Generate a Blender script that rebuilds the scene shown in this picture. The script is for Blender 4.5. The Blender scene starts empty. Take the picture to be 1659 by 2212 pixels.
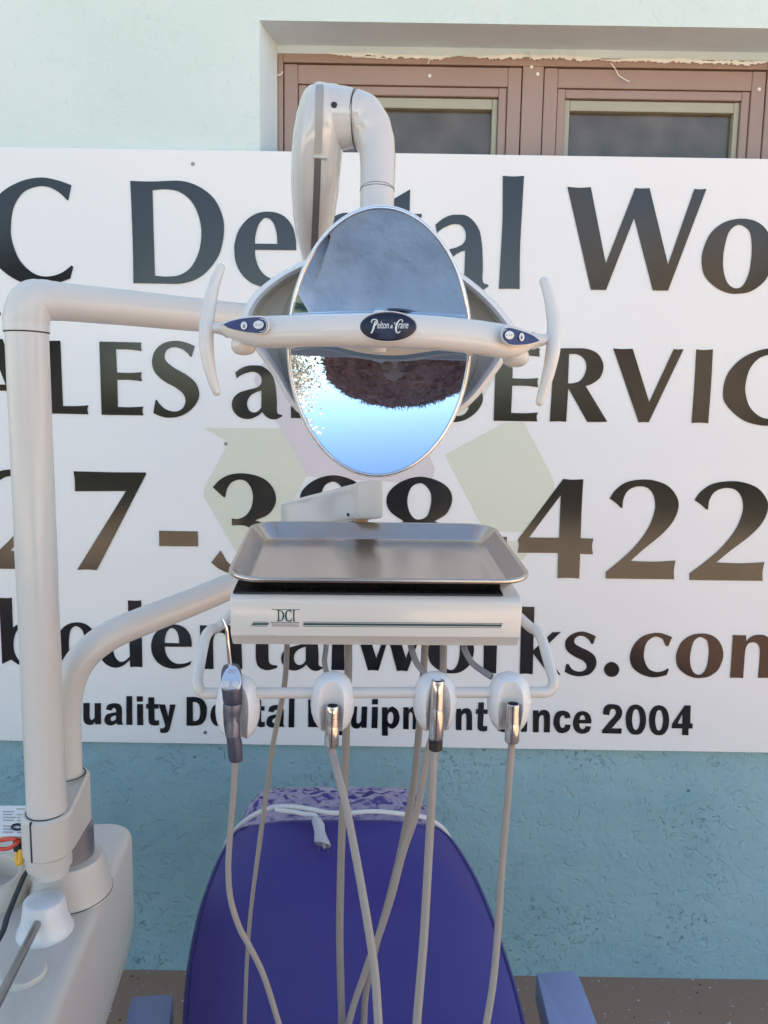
import bpy, bmesh, math, random
from mathutils import Vector as V, Matrix, Euler
R_ = math.radians
SC = bpy.context.scene
COL = SC.collection
random.seed(7)

# ------------------------------------------------------------------ camera
CAM_H, PITCH, ROLL = 1.42, R_(7.3), R_(0.9)
FOC = 1661.2                     # focal length for a picture 1659 wide, 2212 high
CP = V((0, 0, CAM_H))
FW = V((0, math.cos(PITCH), -math.sin(PITCH)))
R0 = V((1, 0, 0)); U0 = V((0, math.sin(PITCH), math.cos(PITCH)))
RT = R0*math.cos(ROLL) + U0*math.sin(ROLL)
UP = U0*math.cos(ROLL) - R0*math.sin(ROLL)
cd = bpy.data.cameras.new('camera'); cam = bpy.data.objects.new('camera', cd); COL.objects.link(cam)
cd.sensor_fit = 'HORIZONTAL'; cd.sensor_width = 36; cd.lens = 36*FOC/1659
cd.clip_start = 0.02; cd.clip_end = 500
cam.matrix_world = Matrix(((RT.x, UP.x, -FW.x, 0), (RT.y, UP.y, -FW.y, 0), (RT.z, UP.z, -FW.z, CAM_H), (0, 0, 0, 1)))
SC.camera = cam

# ------------------------------------------------------------------ world, sun, exposure
SUN_EL, SUN_AZ = R_(33), R_(20)          # the sun stands behind the building; azimuth from +Y
w = bpy.data.worlds.new('World'); SC.world = w; w.use_nodes = True
nt = w.node_tree; bg = nt.nodes['Background']
sky = nt.nodes.new('ShaderNodeTexSky'); sky.sky_type = 'NISHITA'; sky.sun_disc = False
sky.sun_elevation = SUN_EL; sky.sun_rotation = -SUN_AZ
sky.dust_density = 0.4; sky.ozone_density = 1.2
nt.links.new(sky.outputs[0], bg.inputs[0]); bg.inputs[1].default_value = 0.07
sl = bpy.data.lights.new('sun', 'SUN'); sl.energy = 5.0; sl.angle = R_(0.5); sl.color = (1, .93, .82)
so = bpy.data.objects.new('sun', sl); COL.objects.link(so)
sdir = V((math.sin(SUN_AZ)*math.cos(SUN_EL), math.cos(SUN_AZ)*math.cos(SUN_EL), math.sin(SUN_EL)))
so.rotation_euler = sdir.to_track_quat('Z', 'Y').to_euler(); so.location = (0, 8, 8)
SC.view_settings.view_transform = 'Standard'; SC.view_settings.look = 'None'
SC.view_settings.exposure = 2.69; SC.view_settings.gamma = 1
SC.view_settings.use_white_balance = True; SC.view_settings.white_balance_temperature = 7350; SC.view_settings.white_balance_tint = 10   # the phone's own white balance in open shade
SC.cycles.max_bounces = 8; SC.cycles.use_denoising = True

# ------------------------------------------------------------------ helpers
def ray(u, v): return FW*FOC + RT*(u-829.5) - UP*(v-1106)
def pd(u, v, Y):                  # picture point -> place at distance Y along +Y
    d = ray(u, v); return CP + d*(Y/d.y)
def pa(u, v, D): return CP + ray(u, v)*(D/FOC)      # ... at distance D along the lens axis
def pz(u, v, z):                  # picture point -> place at height z
    d = ray(u, v); return CP + d*((z-CAM_H)/d.z)
def srgb(r, g, b):
    f = lambda c: (c/12.92 if c <= .04045 else ((c+.055)/1.055)**2.4)
    return (f(r/255), f(g/255), f(b/255), 1)

def mat(name, col, rough=.5, metal=0, spec=.5, coat=0, noise=0, nscale=40, bump=0, bscale=200, bdist=.001, rnoise=0, aniso=0, sss=0):
    m = bpy.data.materials.new(name); m.use_nodes = True
    t = m.node_tree; b = t.nodes['Principled BSDF']
    c = tuple(col) if len(col) == 4 else tuple(col)+(1,)
    b.inputs['Base Color'].default_value = c; b.inputs['Roughness'].default_value = rough
    b.inputs['Metallic'].default_value = metal; b.inputs['Specular IOR Level'].default_value = spec
    b.inputs['Coat Weight'].default_value = coat; b.inputs['Coat Roughness'].default_value = .08
    if aniso: b.inputs['Anisotropic'].default_value = aniso
    tc = t.nodes.new('ShaderNodeTexCoord')
    if noise or rnoise:
        n = t.nodes.new('ShaderNodeTexNoise'); n.inputs['Scale'].default_value = nscale; n.inputs['Detail'].default_value = 6
        t.links.new(tc.outputs['Object'], n.inputs['Vector'])
        if noise:
            mx = t.nodes.new('ShaderNodeMix'); mx.data_type = 'RGBA'
            mx.inputs['A'].default_value = tuple(min(1, x*(1-noise)) for x in c[:3])+(1,)
            mx.inputs['B'].default_value = tuple(min(1, x*(1+noise)) for x in c[:3])+(1,)
            t.links.new(n.outputs['Fac'], mx.inputs['Factor']); t.links.new(mx.outputs['Result'], b.inputs['Base Color'])
        if rnoise:
            mr = t.nodes.new('ShaderNodeMapRange'); mr.inputs['From Min'].default_value = .3; mr.inputs['From Max'].default_value = .7
            mr.inputs['To Min'].default_value = max(0, rough-rnoise); mr.inputs['To Max'].default_value = rough+rnoise
            t.links.new(n.outputs['Fac'], mr.inputs['Value']); t.links.new(mr.outputs['Result'], b.inputs['Roughness'])
    if bump:
        n2 = t.nodes.new('ShaderNodeTexNoise'); n2.inputs['Scale'].default_value = bscale; n2.inputs['Detail'].default_value = 4
        t.links.new(tc.outputs['Object'], n2.inputs['Vector'])
        bp = t.nodes.new('ShaderNodeBump'); bp.inputs['Strength'].default_value = bump; bp.inputs['Distance'].default_value = bdist
        t.links.new(n2.outputs['Fac'], bp.inputs['Height']); t.links.new(bp.outputs['Normal'], b.inputs['Normal'])
    return m

def thing(name, label, cat, loc=(0, 0, 0), group=None, rot=None):
    o = bpy.data.objects.new(name, None); COL.objects.link(o); o.location = V(loc)
    o.empty_display_size = .05
    if rot: o.rotation_euler = rot
    o['label'] = label; o['category'] = cat
    if group: o['group'] = group
    return o
def tag(o, label, cat, group=None):
    o['label'] = label; o['category'] = cat
    if group: o['group'] = group
    return o
def base_of(o):
    v = V((0, 0, 0))
    while o: v = v + o.location; o = o.parent
    return v
def link(name, me, m, parent=None, smooth=True, angle=38, loc=None):
    if m is not None: me.materials.clear(); me.materials.append(m)
    if smooth:
        for p in me.polygons: p.use_smooth = True
        try: me.set_sharp_from_angle(angle=R_(angle))
        except Exception: pass
    o = bpy.data.objects.new(name, me); COL.objects.link(o)
    if parent: o.parent = parent
    if loc is not None: o.location = loc
    return o
def obj(name, bm, m, parent=None, smooth=True, angle=38, world=True, origin=None):
    """one mesh object; geometry given in world space is moved into its parent's space"""
    bmesh.ops.recalc_face_normals(bm, faces=bm.faces)
    me = bpy.data.meshes.new(name)
    off = base_of(parent) if (parent and world) else V((0, 0, 0))
    if origin is not None: off = V(origin)
    if off.length > 0: bmesh.ops.translate(bm, vec=-off, verts=bm.verts)
    bm.to_mesh(me); bm.free()
    return link(name, me, m, parent, smooth, angle, loc=(origin if origin is not None and not parent else None))
def NB(): return bmesh.new()

def cr(pts, n=6, closed=False, rad=None):
    """Catmull-Rom through points (and radii)"""
    P = [V(p) for p in pts]; N = len(P); out = []; ro = []
    segs = N if closed else N-1
    for i in range(segs):
        p1, p2 = P[i], P[(i+1) % N]
        p0 = P[(i-1) % N] if (closed or i > 0) else p1*2-p2
        p3 = P[(i+2) % N] if (closed or i+2 < N) else p2*2-p1
        for k in range(n):
            t = k/n; t2 = t*t; t3 = t2*t
            out.append(.5*((2*p1)+(p2-p0)*t+(2*p0-5*p1+4*p2-p3)*t2+(3*p1-p0-3*p2+p3)*t3))
            if rad:
                r1, r2 = rad[i], rad[(i+1) % N]; ro.append(r1+(r2-r1)*(t*t*(3-2*t)))
    if not closed:
        out.append(P[-1].copy())
        if rad: ro.append(rad[-1])
    return (out, ro) if rad else out

def tube(bm, path, rad, seg=20, caps=True, flat=1.0, up=None):
    """round tube swept along a path with parallel transported frames"""
    P = [V(p) for p in path]; n = len(P)
    rr = rad if isinstance(rad, (list, tuple)) else [rad]*n
    T = []
    for i in range(n):
        a = P[max(0, i-1)]; b = P[min(n-1, i+1)]
        T.append((b-a).normalized())
    x = V(up) if up else (V((0, 0, 1)) if abs(T[0].z) < .9 else V((0, 1, 0)))
    x = (x - T[0]*x.dot(T[0])).normalized()
    rings = []
    for i in range(n):
        x = (x - T[i]*x.dot(T[i])).normalized(); y = T[i].cross(x)
        rings.append([bm.verts.new(P[i]+(x*math.cos(2*math.pi*k/seg)*flat+y*math.sin(2*math.pi*k/seg))*rr[i]) for k in range(seg)])
    for a, b in zip(rings, rings[1:]):
        for k in range(seg): bm.faces.new((a[k], a[(k+1) % seg], b[(k+1) % seg], b[k]))
    if caps:
        bm.faces.new(rings[0][::-1]); bm.faces.new(rings[-1])
    return rings
def capsule_path(path, r):          # round both ends of a swept path
    P = [V(p) for p in path]; a = (P[0]-P[1]).normalized(); b = (P[-1]-P[-2]).normalized()
    rr = r if isinstance(r, list) else [r]*len(P)
    A = [(P[0]+a*rr[0]*math.sin(t), rr[0]*max(.04, math.cos(t))) for t in (1.55, 1.2, .85, .45)]
    B = [(P[-1]+b*rr[-1]*math.sin(t), rr[-1]*max(.04, math.cos(t))) for t in (.45, .85, 1.2, 1.55)]
    return [p for p, _ in A]+P+[p for p, _ in B], [q for _, q in A]+rr+[q for _, q in B]
def lathe(bm, prof, origin, axis=(0, 0, 1), seg=32):
    """profile (r, h) turned about axis"""
    a = V(axis).normalized(); x = a.orthogonal().normalized(); y = a.cross(x); o = V(origin); rings = []
    for r, h in prof:
        if r < 1e-6: rings.append([bm.verts.new(o+a*h)])
        else: rings.append([bm.verts.new(o+a*h+(x*math.cos(2*math.pi*k/seg)+y*math.sin(2*math.pi*k/seg))*r) for k in range(seg)])
    for A, B in zip(rings, rings[1:]):
        for k in range(seg):
            k2 = (k+1) % seg
            if len(A) == 1 and len(B) == 1: continue
            if len(A) == 1: bm.faces.new((A[0], B[k2], B[k]))
            elif len(B) == 1: bm.faces.new((A[k], A[k2], B[0]))
            else: bm.faces.new((A[k], A[k2], B[k2], B[k]))
    if len(rings[0]) > 1: bm.faces.new(rings[0][::-1])
    if len(rings[-1]) > 1: bm.faces.new(rings[-1])
def loft(bm, loops, cap=True, closed=True, ends=(1, 1)):
    rings = [[bm.verts.new(p) for p in L] for L in loops]
    n = len(rings[0])
    for a, b in zip(rings, rings[1:]):
        for k in range(n if closed else n-1): bm.faces.new((a[k], a[(k+1) % n], b[(k+1) % n], b[k]))
    if cap and ends[0]: bm.faces.new(rings[0][::-1])
    if cap and ends[1]: bm.faces.new(rings[-1])
    return rings
def box(bm, c, s, rot=None, bev=0, seg=2):
    r = bmesh.ops.create_cube(bm, size=1)
    vs = r['verts']
    M = Matrix.Translation(V(c)) @ (rot.to_4x4() if rot is not None else Matrix()) @ Matrix.Diagonal((s[0], s[1], s[2], 1))
    bmesh.ops.transform(bm, matrix=M, verts=vs)
    if bev:
        es = list({e for v in vs for e in v.link_edges})
        bmesh.ops.bevel(bm, geom=es, offset=bev, segments=seg, affect='EDGES', profile=.5)
def bounds(bm, a, b, bev=0):
    a = V(a); b = V(b); box(bm, (a+b)/2, (abs(b.x-a.x), abs(b.y-a.y), abs(b.z-a.z)), bev=bev)
def rrect(w, d, r, n=6):
    """rounded rectangle outline, centred"""
    out = []
    for cx, cy, a0 in ((w/2-r, d/2-r, 0), (-w/2+r, d/2-r, 90), (-w/2+r, -d/2+r, 180), (w/2-r, -d/2+r, 270)):
        for k in range(n+1):
            a = R_(a0+90*k/n); out.append((cx+r*math.cos(a), cy+r*math.sin(a)))
    return out
def ellipse(rx, ry, n=64): return [(rx*math.cos(2*math.pi*k/n), ry*math.sin(2*math.pi*k/n)) for k in range(n)]
def disc(bm, c, n, r, h, seg=24, bev=None):
    """thick button lying on a surface"""
    b = bev if bev else min(h*.4, r*.3)
    lathe(bm, [(0, 0), (r, 0), (r, h-b), (r-b*.3, h-b*.3), (r-b, h), (0, h)], c, n, seg)
def evaluated(o):
    dg = bpy.context.evaluated_depsgraph_get(); dg.update()
    me = bpy.data.meshes.new_from_object(o.evaluated_get(dg)); return me

# ------------------------------------------------------------------ outlines -> flat lettering
def parse(s):
    out = []
    for tok in s.split():
        c = tok.endswith('*'); x, y = tok.rstrip('*').split(','); out.append((float(x), float(y), c))
    return out
def smooth(pts, n=6):
    """closed outline; starred points are corners"""
    N = len(pts); out = []
    for i in range(N):
        a, b = pts[i], pts[(i+1) % N]; p0, p3 = pts[i-1], pts[(i+2) % N]
        A, B = V(a[:2]), V(b[:2])
        if a[2] and b[2]: out.append(A); continue
        ta = (B-A) if a[2] else (B-V(p0[:2]))*.5
        tb = (B-A) if b[2] else (V(p3[:2])-A)*.5
        L = (B-A).length
        if ta.length > 1e-9: ta = ta.normalized()*min(ta.length, L*1.2)
        if tb.length > 1e-9: tb = tb.normalized()*min(tb.length, L*1.2)
        for k in range(n):
            t = k/n; t2 = t*t; t3 = t2*t
            out.append(A*(2*t3-3*t2+1)+ta*(t3-2*t2+t)+B*(-2*t3+3*t2)+tb*(t3-t2))
    return out
def flat_mesh(outlines, ext):
    """outlines (lists of 2-D points, holes included) -> mesh in XY, thickness 2*ext"""
    cu = bpy.data.curves.new('outline', 'CURVE'); cu.dimensions = '2D'; cu.fill_mode = 'BOTH'; cu.extrude = ext
    for pts in outlines:
        sp = cu.splines.new('POLY'); sp.points.add(len(pts)-1); sp.use_cyclic_u = True
        for q, p in zip(sp.points, pts): q.co = (p[0], p[1], 0, 1)
    o = bpy.data.objects.new('outline', cu); COL.objects.link(o)
    me = evaluated(o); bpy.data.objects.remove(o); bpy.data.curves.remove(cu)
    return me
def text_mesh(body, bold=0, ext=.001, shear=0, space=1):
    cu = bpy.data.curves.new('words', 'FONT'); cu.body = body; cu.size = 1; cu.offset = bold; cu.extrude = ext; cu.shear = shear; cu.space_character = space
    cu.resolution_u = 6
    o = bpy.data.objects.new('words', cu); COL.objects.link(o)
    me = evaluated(o); bpy.data.objects.remove(o); bpy.data.curves.remove(cu)
    return me
def merge(meshes):
    bm = NB()
    for m in meshes: bm.from_mesh(m); bpy.data.meshes.remove(m)
    return bm
# ------------------------------------------------------------------ materials
M = {}
M['sign'] = mat('sign_white', (.80, .785, .775), rough=.36, spec=.4, noise=.025, nscale=3, bump=.35, bscale=2.2, bdist=.004)
M['letter'] = mat('letter_black_vinyl', (.010, .010, .013), rough=.13, spec=.52, rnoise=.03, nscale=6)
M['ink'] = mat('print_black', (.012, .012, .017), rough=.25)
M['green_ink'] = mat('print_pale_green', (.655, .665, .55), rough=.38)
M['lilac_ink'] = mat('print_pale_lilac', (.655, .595, .62), rough=.38)
M['beige'] = mat('paint_warm_white', (.66, .63, .59), rough=.22, spec=.5, noise=.035, rnoise=.05, nscale=7, bump=.04, bscale=500, bdist=.0004)
M['beige_m'] = mat('paint_warm_grey', (.60, .55, .495), rough=.33, noise=.03, nscale=9, bump=.05, bscale=400, bdist=.0004)
M['plastic'] = mat('plastic_ivory', (.70, .665, .625), rough=.2, spec=.5, coat=.3, rnoise=.05, nscale=20)
M['glossy'] = mat('plastic_grey_gloss', (.60, .575, .55), rough=.1, spec=.55, coat=.5, bump=.08, bscale=14, bdist=.004)
M['white'] = mat('plastic_white', (.74, .73, .73), rough=.25, spec=.5, rnoise=.06, nscale=30)
M['stripe'] = mat('rubber_grey_stripe', (.36, .335, .315), rough=.45, noise=.06, nscale=60)
M['greyplastic'] = mat('plastic_mid_grey', (.44, .385, .32), rough=.4, noise=.05, nscale=30)
M['taupe'] = mat('plastic_taupe', (.64, .56, .455), rough=.38, noise=.04, nscale=30)
M['seam'] = mat('dark_seam', (.03, .028, .03), rough=.6)
M['chrome'] = mat('chrome', (.86, .85, .85), rough=.06, metal=1, rnoise=.03, nscale=30)
M['nickel'] = mat('nickel_warm', (.70, .68, .67), rough=.17, metal=1, rnoise=.05, nscale=80)
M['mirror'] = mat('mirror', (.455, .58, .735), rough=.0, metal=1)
M['darkmetal'] = mat('metal_grey', (.36, .35, .345), rough=.35, metal=.9, rnoise=.08, nscale=50)
M['zinc'] = mat('metal_zinc', (.30, .295, .30), rough=.42, metal=.8, noise=.1, nscale=40)
M['navy'] = mat('pad_navy', srgb(38, 44, 96), rough=.3)
M['badge'] = mat('badge_navy', srgb(22, 24, 48), rough=.3)
M['silver_ink'] = mat('print_silver', (.75, .75, .73), rough=.35)
M['teal_ink'] = mat('print_teal', srgb(28, 74, 84), rough=.4)
M['grey_ink'] = mat('print_grey', srgb(165, 160, 158), rough=.5)
M['rubber'] = mat('rubber_black', (.012, .012, .015), rough=.5)
M['syringe'] = mat('syringe_anodised', (.165, .17, .215), rough=.34, metal=.55, rnoise=.06, nscale=60)
M['syringe_d'] = mat('syringe_dark', (.065, .068, .105), rough=.38, metal=.3)
M['hose'] = mat('hose_beige', (.32, .29, .265), rough=.42, noise=.06, nscale=25, bump=.06, bscale=300, bdist=.0005)
M['hose_g'] = mat('hose_grey', (.27, .245, .225), rough=.45, noise=.07, nscale=25, bump=.06, bscale=300, bdist=.0005)
M['cord'] = mat('cord_white', (.60, .60, .60), rough=.4)
M['orange'] = mat('shaft_tan', srgb(190, 145, 110), rough=.5)
M['red'] = mat('tube_red', srgb(215, 62, 38), rough=.35)
M['yellow'] = mat('fitting_yellow', srgb(224, 168, 44), rough=.35)
M['brown'] = mat('frame_brown', srgb(163, 136, 126), rough=.42, noise=.10, nscale=7, bump=.08, bscale=60, bdist=.0015)
M['bead'] = mat('bead_grey_green', srgb(172, 168, 150), rough=.5, noise=.08, nscale=30)
M['peel'] = mat('old_white_paint', (.86, .86, .85), rough=.6, noise=.1, nscale=40, bump=.3, bscale=120, bdist=.002)
M['cardwhite'] = mat('card_white', (.80, .80, .80), rough=.35)
M['skin'] = mat('skin', (.30, .16, .11), rough=.5, noise=.08, nscale=20)
M['hair'] = mat('hair_dark_brown', (.25, .11, .08), rough=.6, noise=.45, nscale=30, bump=.8, bscale=70, bdist=.01)
M['jacket'] = mat('jacket_slate_blue', (.80, .85, .95), rough=.8, noise=.42, nscale=8, bump=.8, bscale=9, bdist=.03)
M['jeans'] = mat('jeans', (.05, .07, .13), rough=.85, noise=.15, nscale=30)
M['shoe'] = mat('shoe_black', (.02, .02, .02), rough=.5)
M['dark'] = mat('dark_recess', (.012, .012, .012), rough=.8)

def steel_mat():
    m = mat('steel_brushed', (.57, .50, .45), rough=.24, metal=1)
    t = m.node_tree; b = t.nodes['Principled BSDF']
    tc = t.nodes.new('ShaderNodeTexCoord'); mp = t.nodes.new('ShaderNodeMapping')
    mp.inputs['Scale'].default_value = (6, 300, 60)
    n = t.nodes.new('ShaderNodeTexNoise'); n.inputs['Scale'].default_value = 1.6; n.inputs['Detail'].default_value = 5
    t.links.new(tc.outputs['Object'], mp.inputs[0]); t.links.new(mp.outputs[0], n.inputs['Vector'])
    mr = t.nodes.new('ShaderNodeMapRange'); mr.inputs['To Min'].default_value = .20; mr.inputs['To Max'].default_value = .28
    t.links.new(n.outputs['Fac'], mr.inputs['Value']); t.links.new(mr.outputs[0], b.inputs['Roughness'])
    bp = t.nodes.new('ShaderNodeBump'); bp.inputs['Strength'].default_value = .02; bp.inputs['Distance'].default_value = .0002
    t.links.new(n.outputs['Fac'], bp.inputs['Height']); t.links.new(bp.outputs[0], b.inputs['Normal'])
    return m
M['steel'] = steel_mat()

def stucco_mat():
    m = bpy.data.materials.new('painted_stucco'); m.use_nodes = True
    t = m.node_tree; L = t.links; b = t.nodes['Principled BSDF']; b.inputs['Roughness'].default_value = .62
    b.inputs['Specular IOR Level'].default_value = .35
    N = lambda k: t.nodes.new(k)
    tc = N('ShaderNodeTexCoord'); sp = N('ShaderNodeSeparateXYZ'); L.new(tc.outputs['Object'], sp.inputs[0])
    def noise(scale, detail=5, rough=.55, dist=0):
        n = N('ShaderNodeTexNoise'); n.inputs['Scale'].default_value = scale; n.inputs['Detail'].default_value = detail
        n.inputs['Roughness'].default_value = rough; n.inputs['Distortion'].default_value = dist
        L.new(tc.outputs['Object'], n.inputs['Vector']); return n.outputs['Fac']
    def rng(src, a, c, lo=0, hi=1, interp='LINEAR'):
        r = N('ShaderNodeMapRange'); r.interpolation_type = interp
        for k, v in (('From Min', a), ('From Max', c), ('To Min', lo), ('To Max', hi)): r.inputs[k].default_value = v
        L.new(src, r.inputs['Value']); return r.outputs[0]
    def math_(op, a, c):
        k = N('ShaderNodeMath'); k.operation = op
        for i, s in enumerate((a, c)):
            if isinstance(s, (int, float)): k.inputs[i].default_value = s
            else: L.new(s, k.inputs[i])
        return k.outputs[0]
    def mix(f, a, c, blend='MIX'):
        k = N('ShaderNodeMix'); k.data_type = 'RGBA'; k.blend_type = blend
        if isinstance(f, (int, float)): k.inputs['Factor'].default_value = f
        else: L.new(f, k.inputs['Factor'])
        for nm, s in (('A', a), ('B', c)):
            if isinstance(s, tuple): k.inputs[nm].default_value = s
            else: L.new(s, k.inputs[nm])
        return k.outputs['Result']
    big = noise(1.7, 4); mid = noise(9, 6)
    # two coats of paint, the join is behind the sign
    zj = math_('ADD', sp.outputs['Z'], math_('MULTIPLY', big, .08))
    up = mix(rng(big, .35, .65), (.60, .70, .645, 1), (.665, .735, .70, 1))
    lo = mix(rng(big, .35, .65), (.222, .40, .45, 1), (.295, .475, .53, 1))
    lo = mix(rng(mid, .42, .75, 0, .55), lo, (.30, .48, .50, 1))
    col = mix(rng(zj, 1.29, 1.31), lo, up)
    # chips and hairline cracks where the coat has pulled
    ridge = math_('ABSOLUTE', math_('SUBTRACT', noise(24, 3, .5, 1.6), .5), 0)
    line = rng(ridge, .006, .020, 1, 0)
    patch = rng(noise(4.2, 4), .50, .64, 0, 1)
    patch2 = rng(noise(58, 2), .50, .56, 0, 1)
    chip = math_('MULTIPLY', math_('MULTIPLY', line, patch), patch2)
    chip = math_('MULTIPLY', chip, rng(sp.outputs['Z'], 1.2, 1.5, 1, .22)); chipz = chip
    col = mix(math_('MULTIPLY', chipz, .27), col, (.035, .06, .06, 1))
    spots = N('ShaderNodeTexVoronoi'); spots.inputs['Scale'].default_value = 9; L.new(tc.outputs['Object'], spots.inputs['Vector'])
    sp2 = rng(spots.outputs['Distance'], .030, .045, .75, 0)
    sepc = N('ShaderNodeSeparateColor'); L.new(spots.outputs['Color'], sepc.inputs[0])
    col = mix(math_('MULTIPLY', sp2, rng(sepc.outputs[0], .80, .82)), col, (.05, .06, .055, 1))
    L.new(col, b.inputs['Base Color'])
    # relief: trowelled lumps, pits, chips
    fine = noise(70, 6, .6); lump = noise(16, 5, .5, .6)
    pits = rng(noise(38, 3, .5, .8), .30, .42, 0, 1)
    h = math_('ADD', math_('MULTIPLY', lump, .8), math_('MULTIPLY', fine, .28))
    h = math_('ADD', h, math_('MULTIPLY', pits, .25))
    h = math_('SUBTRACT', h, math_('MULTIPLY', chip, .55))
    h = math_('MULTIPLY', h, rng(sp.outputs['Z'], 1.2, 1.5, 1, .42))
    bp = N('ShaderNodeBump'); bp.inputs['Strength'].default_value = .85; bp.inputs['Distance'].default_value = .009
    L.new(h, bp.inputs['Height']); L.new(bp.outputs[0], b.inputs['Normal'])
    return m
M['stucco'] = stucco_mat()

def ground_mat():
    m = bpy.data.materials.new('flecked_brown_floor'); m.use_nodes = True
    t = m.node_tree; L = t.links; b = t.nodes['Principled BSDF']; b.inputs['Roughness'].default_value = .45
    N = lambda k: t.nodes.new(k); tc = N('ShaderNodeTexCoord')
    n = N('ShaderNodeTexNoise'); n.inputs['Scale'].default_value = 2.5; n.inputs['Detail'].default_value = 6
    L.new(tc.outputs['Object'], n.inputs['Vector'])
    mx = N('ShaderNodeMix'); mx.data_type = 'RGBA'; mx.inputs['A'].default_value = (.31, .165, .105, 1); mx.inputs['B'].default_value = (.41, .235, .155, 1)
    L.new(n.outputs['Fac'], mx.inputs['Factor']); col = mx.outputs['Result']
    for sc, thr, c, frac in ((62, .17, (.66, .66, .66, 1), .88), (55, .17, (.02, .02, .02, 1), .90), (95, .2, (.45, .42, .40, 1), .85)):
        v = N('ShaderNodeTexVoronoi'); v.inputs['Scale'].default_value = sc; L.new(tc.outputs['Object'], v.inputs['Vector'])
        a = N('ShaderNodeMath'); a.operation = 'LESS_THAN'; a.inputs[1].default_value = thr; L.new(v.outputs['Distance'], a.inputs[0])
        s = N('ShaderNodeSeparateColor'); L.new(v.outputs['Color'], s.inputs[0])
        g = N('ShaderNodeMath'); g.operation = 'GREATER_THAN'; g.inputs[1].default_value = frac; L.new(s.outputs[0], g.inputs[0])
        k = N('ShaderNodeMath'); k.operation = 'MULTIPLY'; L.new(a.outputs[0], k.inputs[0]); L.new(g.outputs[0], k.inputs[1])
        q = N('ShaderNodeMix'); q.data_type = 'RGBA'; q.inputs['B'].default_value = c
        L.new(k.outputs[0], q.inputs['Factor']); L.new(col, q.inputs['A']); col = q.outputs['Result']
    L.new(col, b.inputs['Base Color'])
    bp = N('ShaderNodeBump'); bp.inputs['Strength'].default_value = .15; bp.inputs['Distance'].default_value = .002
    n2 = N('ShaderNodeTexNoise'); n2.inputs['Scale'].default_value = 60; L.new(tc.outputs['Object'], n2.inputs['Vector'])
    L.new(n2.outputs['Fac'], bp.inputs['Height']); L.new(bp.outputs[0], b.inputs['Normal'])
    return m
M['ground'] = ground_mat()

def glass_mat():
    m = mat('glass_painted_reflection', (.115, .096, .08), rough=.08, spec=.45, noise=.75, nscale=12, rnoise=.05)  # mottled colour stands in for faint reflections of trees
    return m
M['pane'] = glass_mat()
def vinyl_mat():
    return mat('upholstery_violet_blue', (.043, .033, .195), rough=.37, spec=.45, noise=.10, nscale=5, bump=.25, bscale=9, bdist=.006)
M['vinyl'] = vinyl_mat()
M['vinyl_d'] = mat('upholstery_piping', (.022, .018, .12), rough=.45)
M['film'] = mat('headrest_under_clear_film', (.070, .058, .24), rough=.10, spec=.9, coat=1, bump=.10, bscale=18, bdist=.004, noise=.2, nscale=12)
fb = M['film'].node_tree.nodes['Principled BSDF']; fb.inputs['Coat IOR'].default_value = 2.3; fb.inputs['Coat Roughness'].default_value = .03
M['armpad'] = mat('armrest_blue_grey', (.235, .30, .50), rough=.45, noise=.05, nscale=20)
M['bowl'] = mat('basin_cream', (.80, .70, .58), rough=.2)

# ------------------------------------------------------------------ ground
YW = 1.80                                    # front of the wall
bm = NB(); bmesh.ops.create_grid(bm, x_segments=2, y_segments=2, size=70)
g = obj('ground', bm, M['ground']); g['kind'] = 'structure'; g['label'] = 'brown flecked concrete floor running to the foot of the wall'

bm = NB(); bounds(bm, (-60, -6.3, -.05), (60, -2.2, .006))
yd = obj('yard', bm, mat('pale_tan_gravel', (.62, .49, .36), rough=.85, noise=.25, nscale=3, bump=.5, bscale=90, bdist=.01), smooth=False); yd['kind'] = 'structure'; yd['label'] = 'pale tan gravel yard beyond the brown floor'

bm = NB(); bounds(bm, (-60, -65, -.06), (60, -6.3, .003))
lw = obj('lawn', bm, mat('dark_lawn', (.035, .05, .022), rough=.9, noise=.4, nscale=2, bump=.6, bscale=60, bdist=.02), smooth=False); lw['kind'] = 'structure'; lw['label'] = 'dark lawn beyond the gravel yard'

# ------------------------------------------------------------------ building
bld = thing('stucco_building', 'rough stuccoed building painted mint above and teal below behind the sign', 'building', (0, YW, 0))
YR = YW+.13                                   # back of the window recess
ox0 = pd(561, 220, YW).x; oz1 = pd(829, 48, YW).z; ox1 = pd(1760, 220, YR).x+.03
ix0 = pd(600, 220, YR).x; iz1 = pd(829, 101, YR).z; ix1 = ox1-.03
oz0 = 1.55; ZT = 3.30; XA, XB = -7.0, 2.65
bm = NB()
def quad(bm, *ps): bm.faces.new([bm.verts.new(p) for p in ps])
quad(bm, (XA, YW, 0), (XB, YW, 0), (XB, YW, oz0), (XA, YW, oz0))
quad(bm, (XA, YW, oz0), (ox0, YW, oz0), (ox0, YW, oz1), (XA, YW, oz1))
quad(bm, (ox1, YW, oz0), (XB, YW, oz0), (XB, YW, oz1), (ox1, YW, oz1))
quad(bm, (XA, YW, oz1), (XB, YW, oz1), (XB, YW, ZT), (XA, YW, ZT))
bmesh.ops.remove_doubles(bm, verts=bm.verts, dist=1e-5)
obj('front_wall', bm, M['stucco'], bld, smooth=False)
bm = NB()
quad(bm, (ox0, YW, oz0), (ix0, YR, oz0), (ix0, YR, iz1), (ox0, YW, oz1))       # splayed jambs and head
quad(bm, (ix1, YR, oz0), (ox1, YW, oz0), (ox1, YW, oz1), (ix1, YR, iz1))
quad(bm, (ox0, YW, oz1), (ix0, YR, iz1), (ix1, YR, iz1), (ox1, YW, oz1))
quad(bm, (ox0, YW, oz0), (ox1, YW, oz0), (ix1, YR, oz0), (ix0, YR, oz0))
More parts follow.
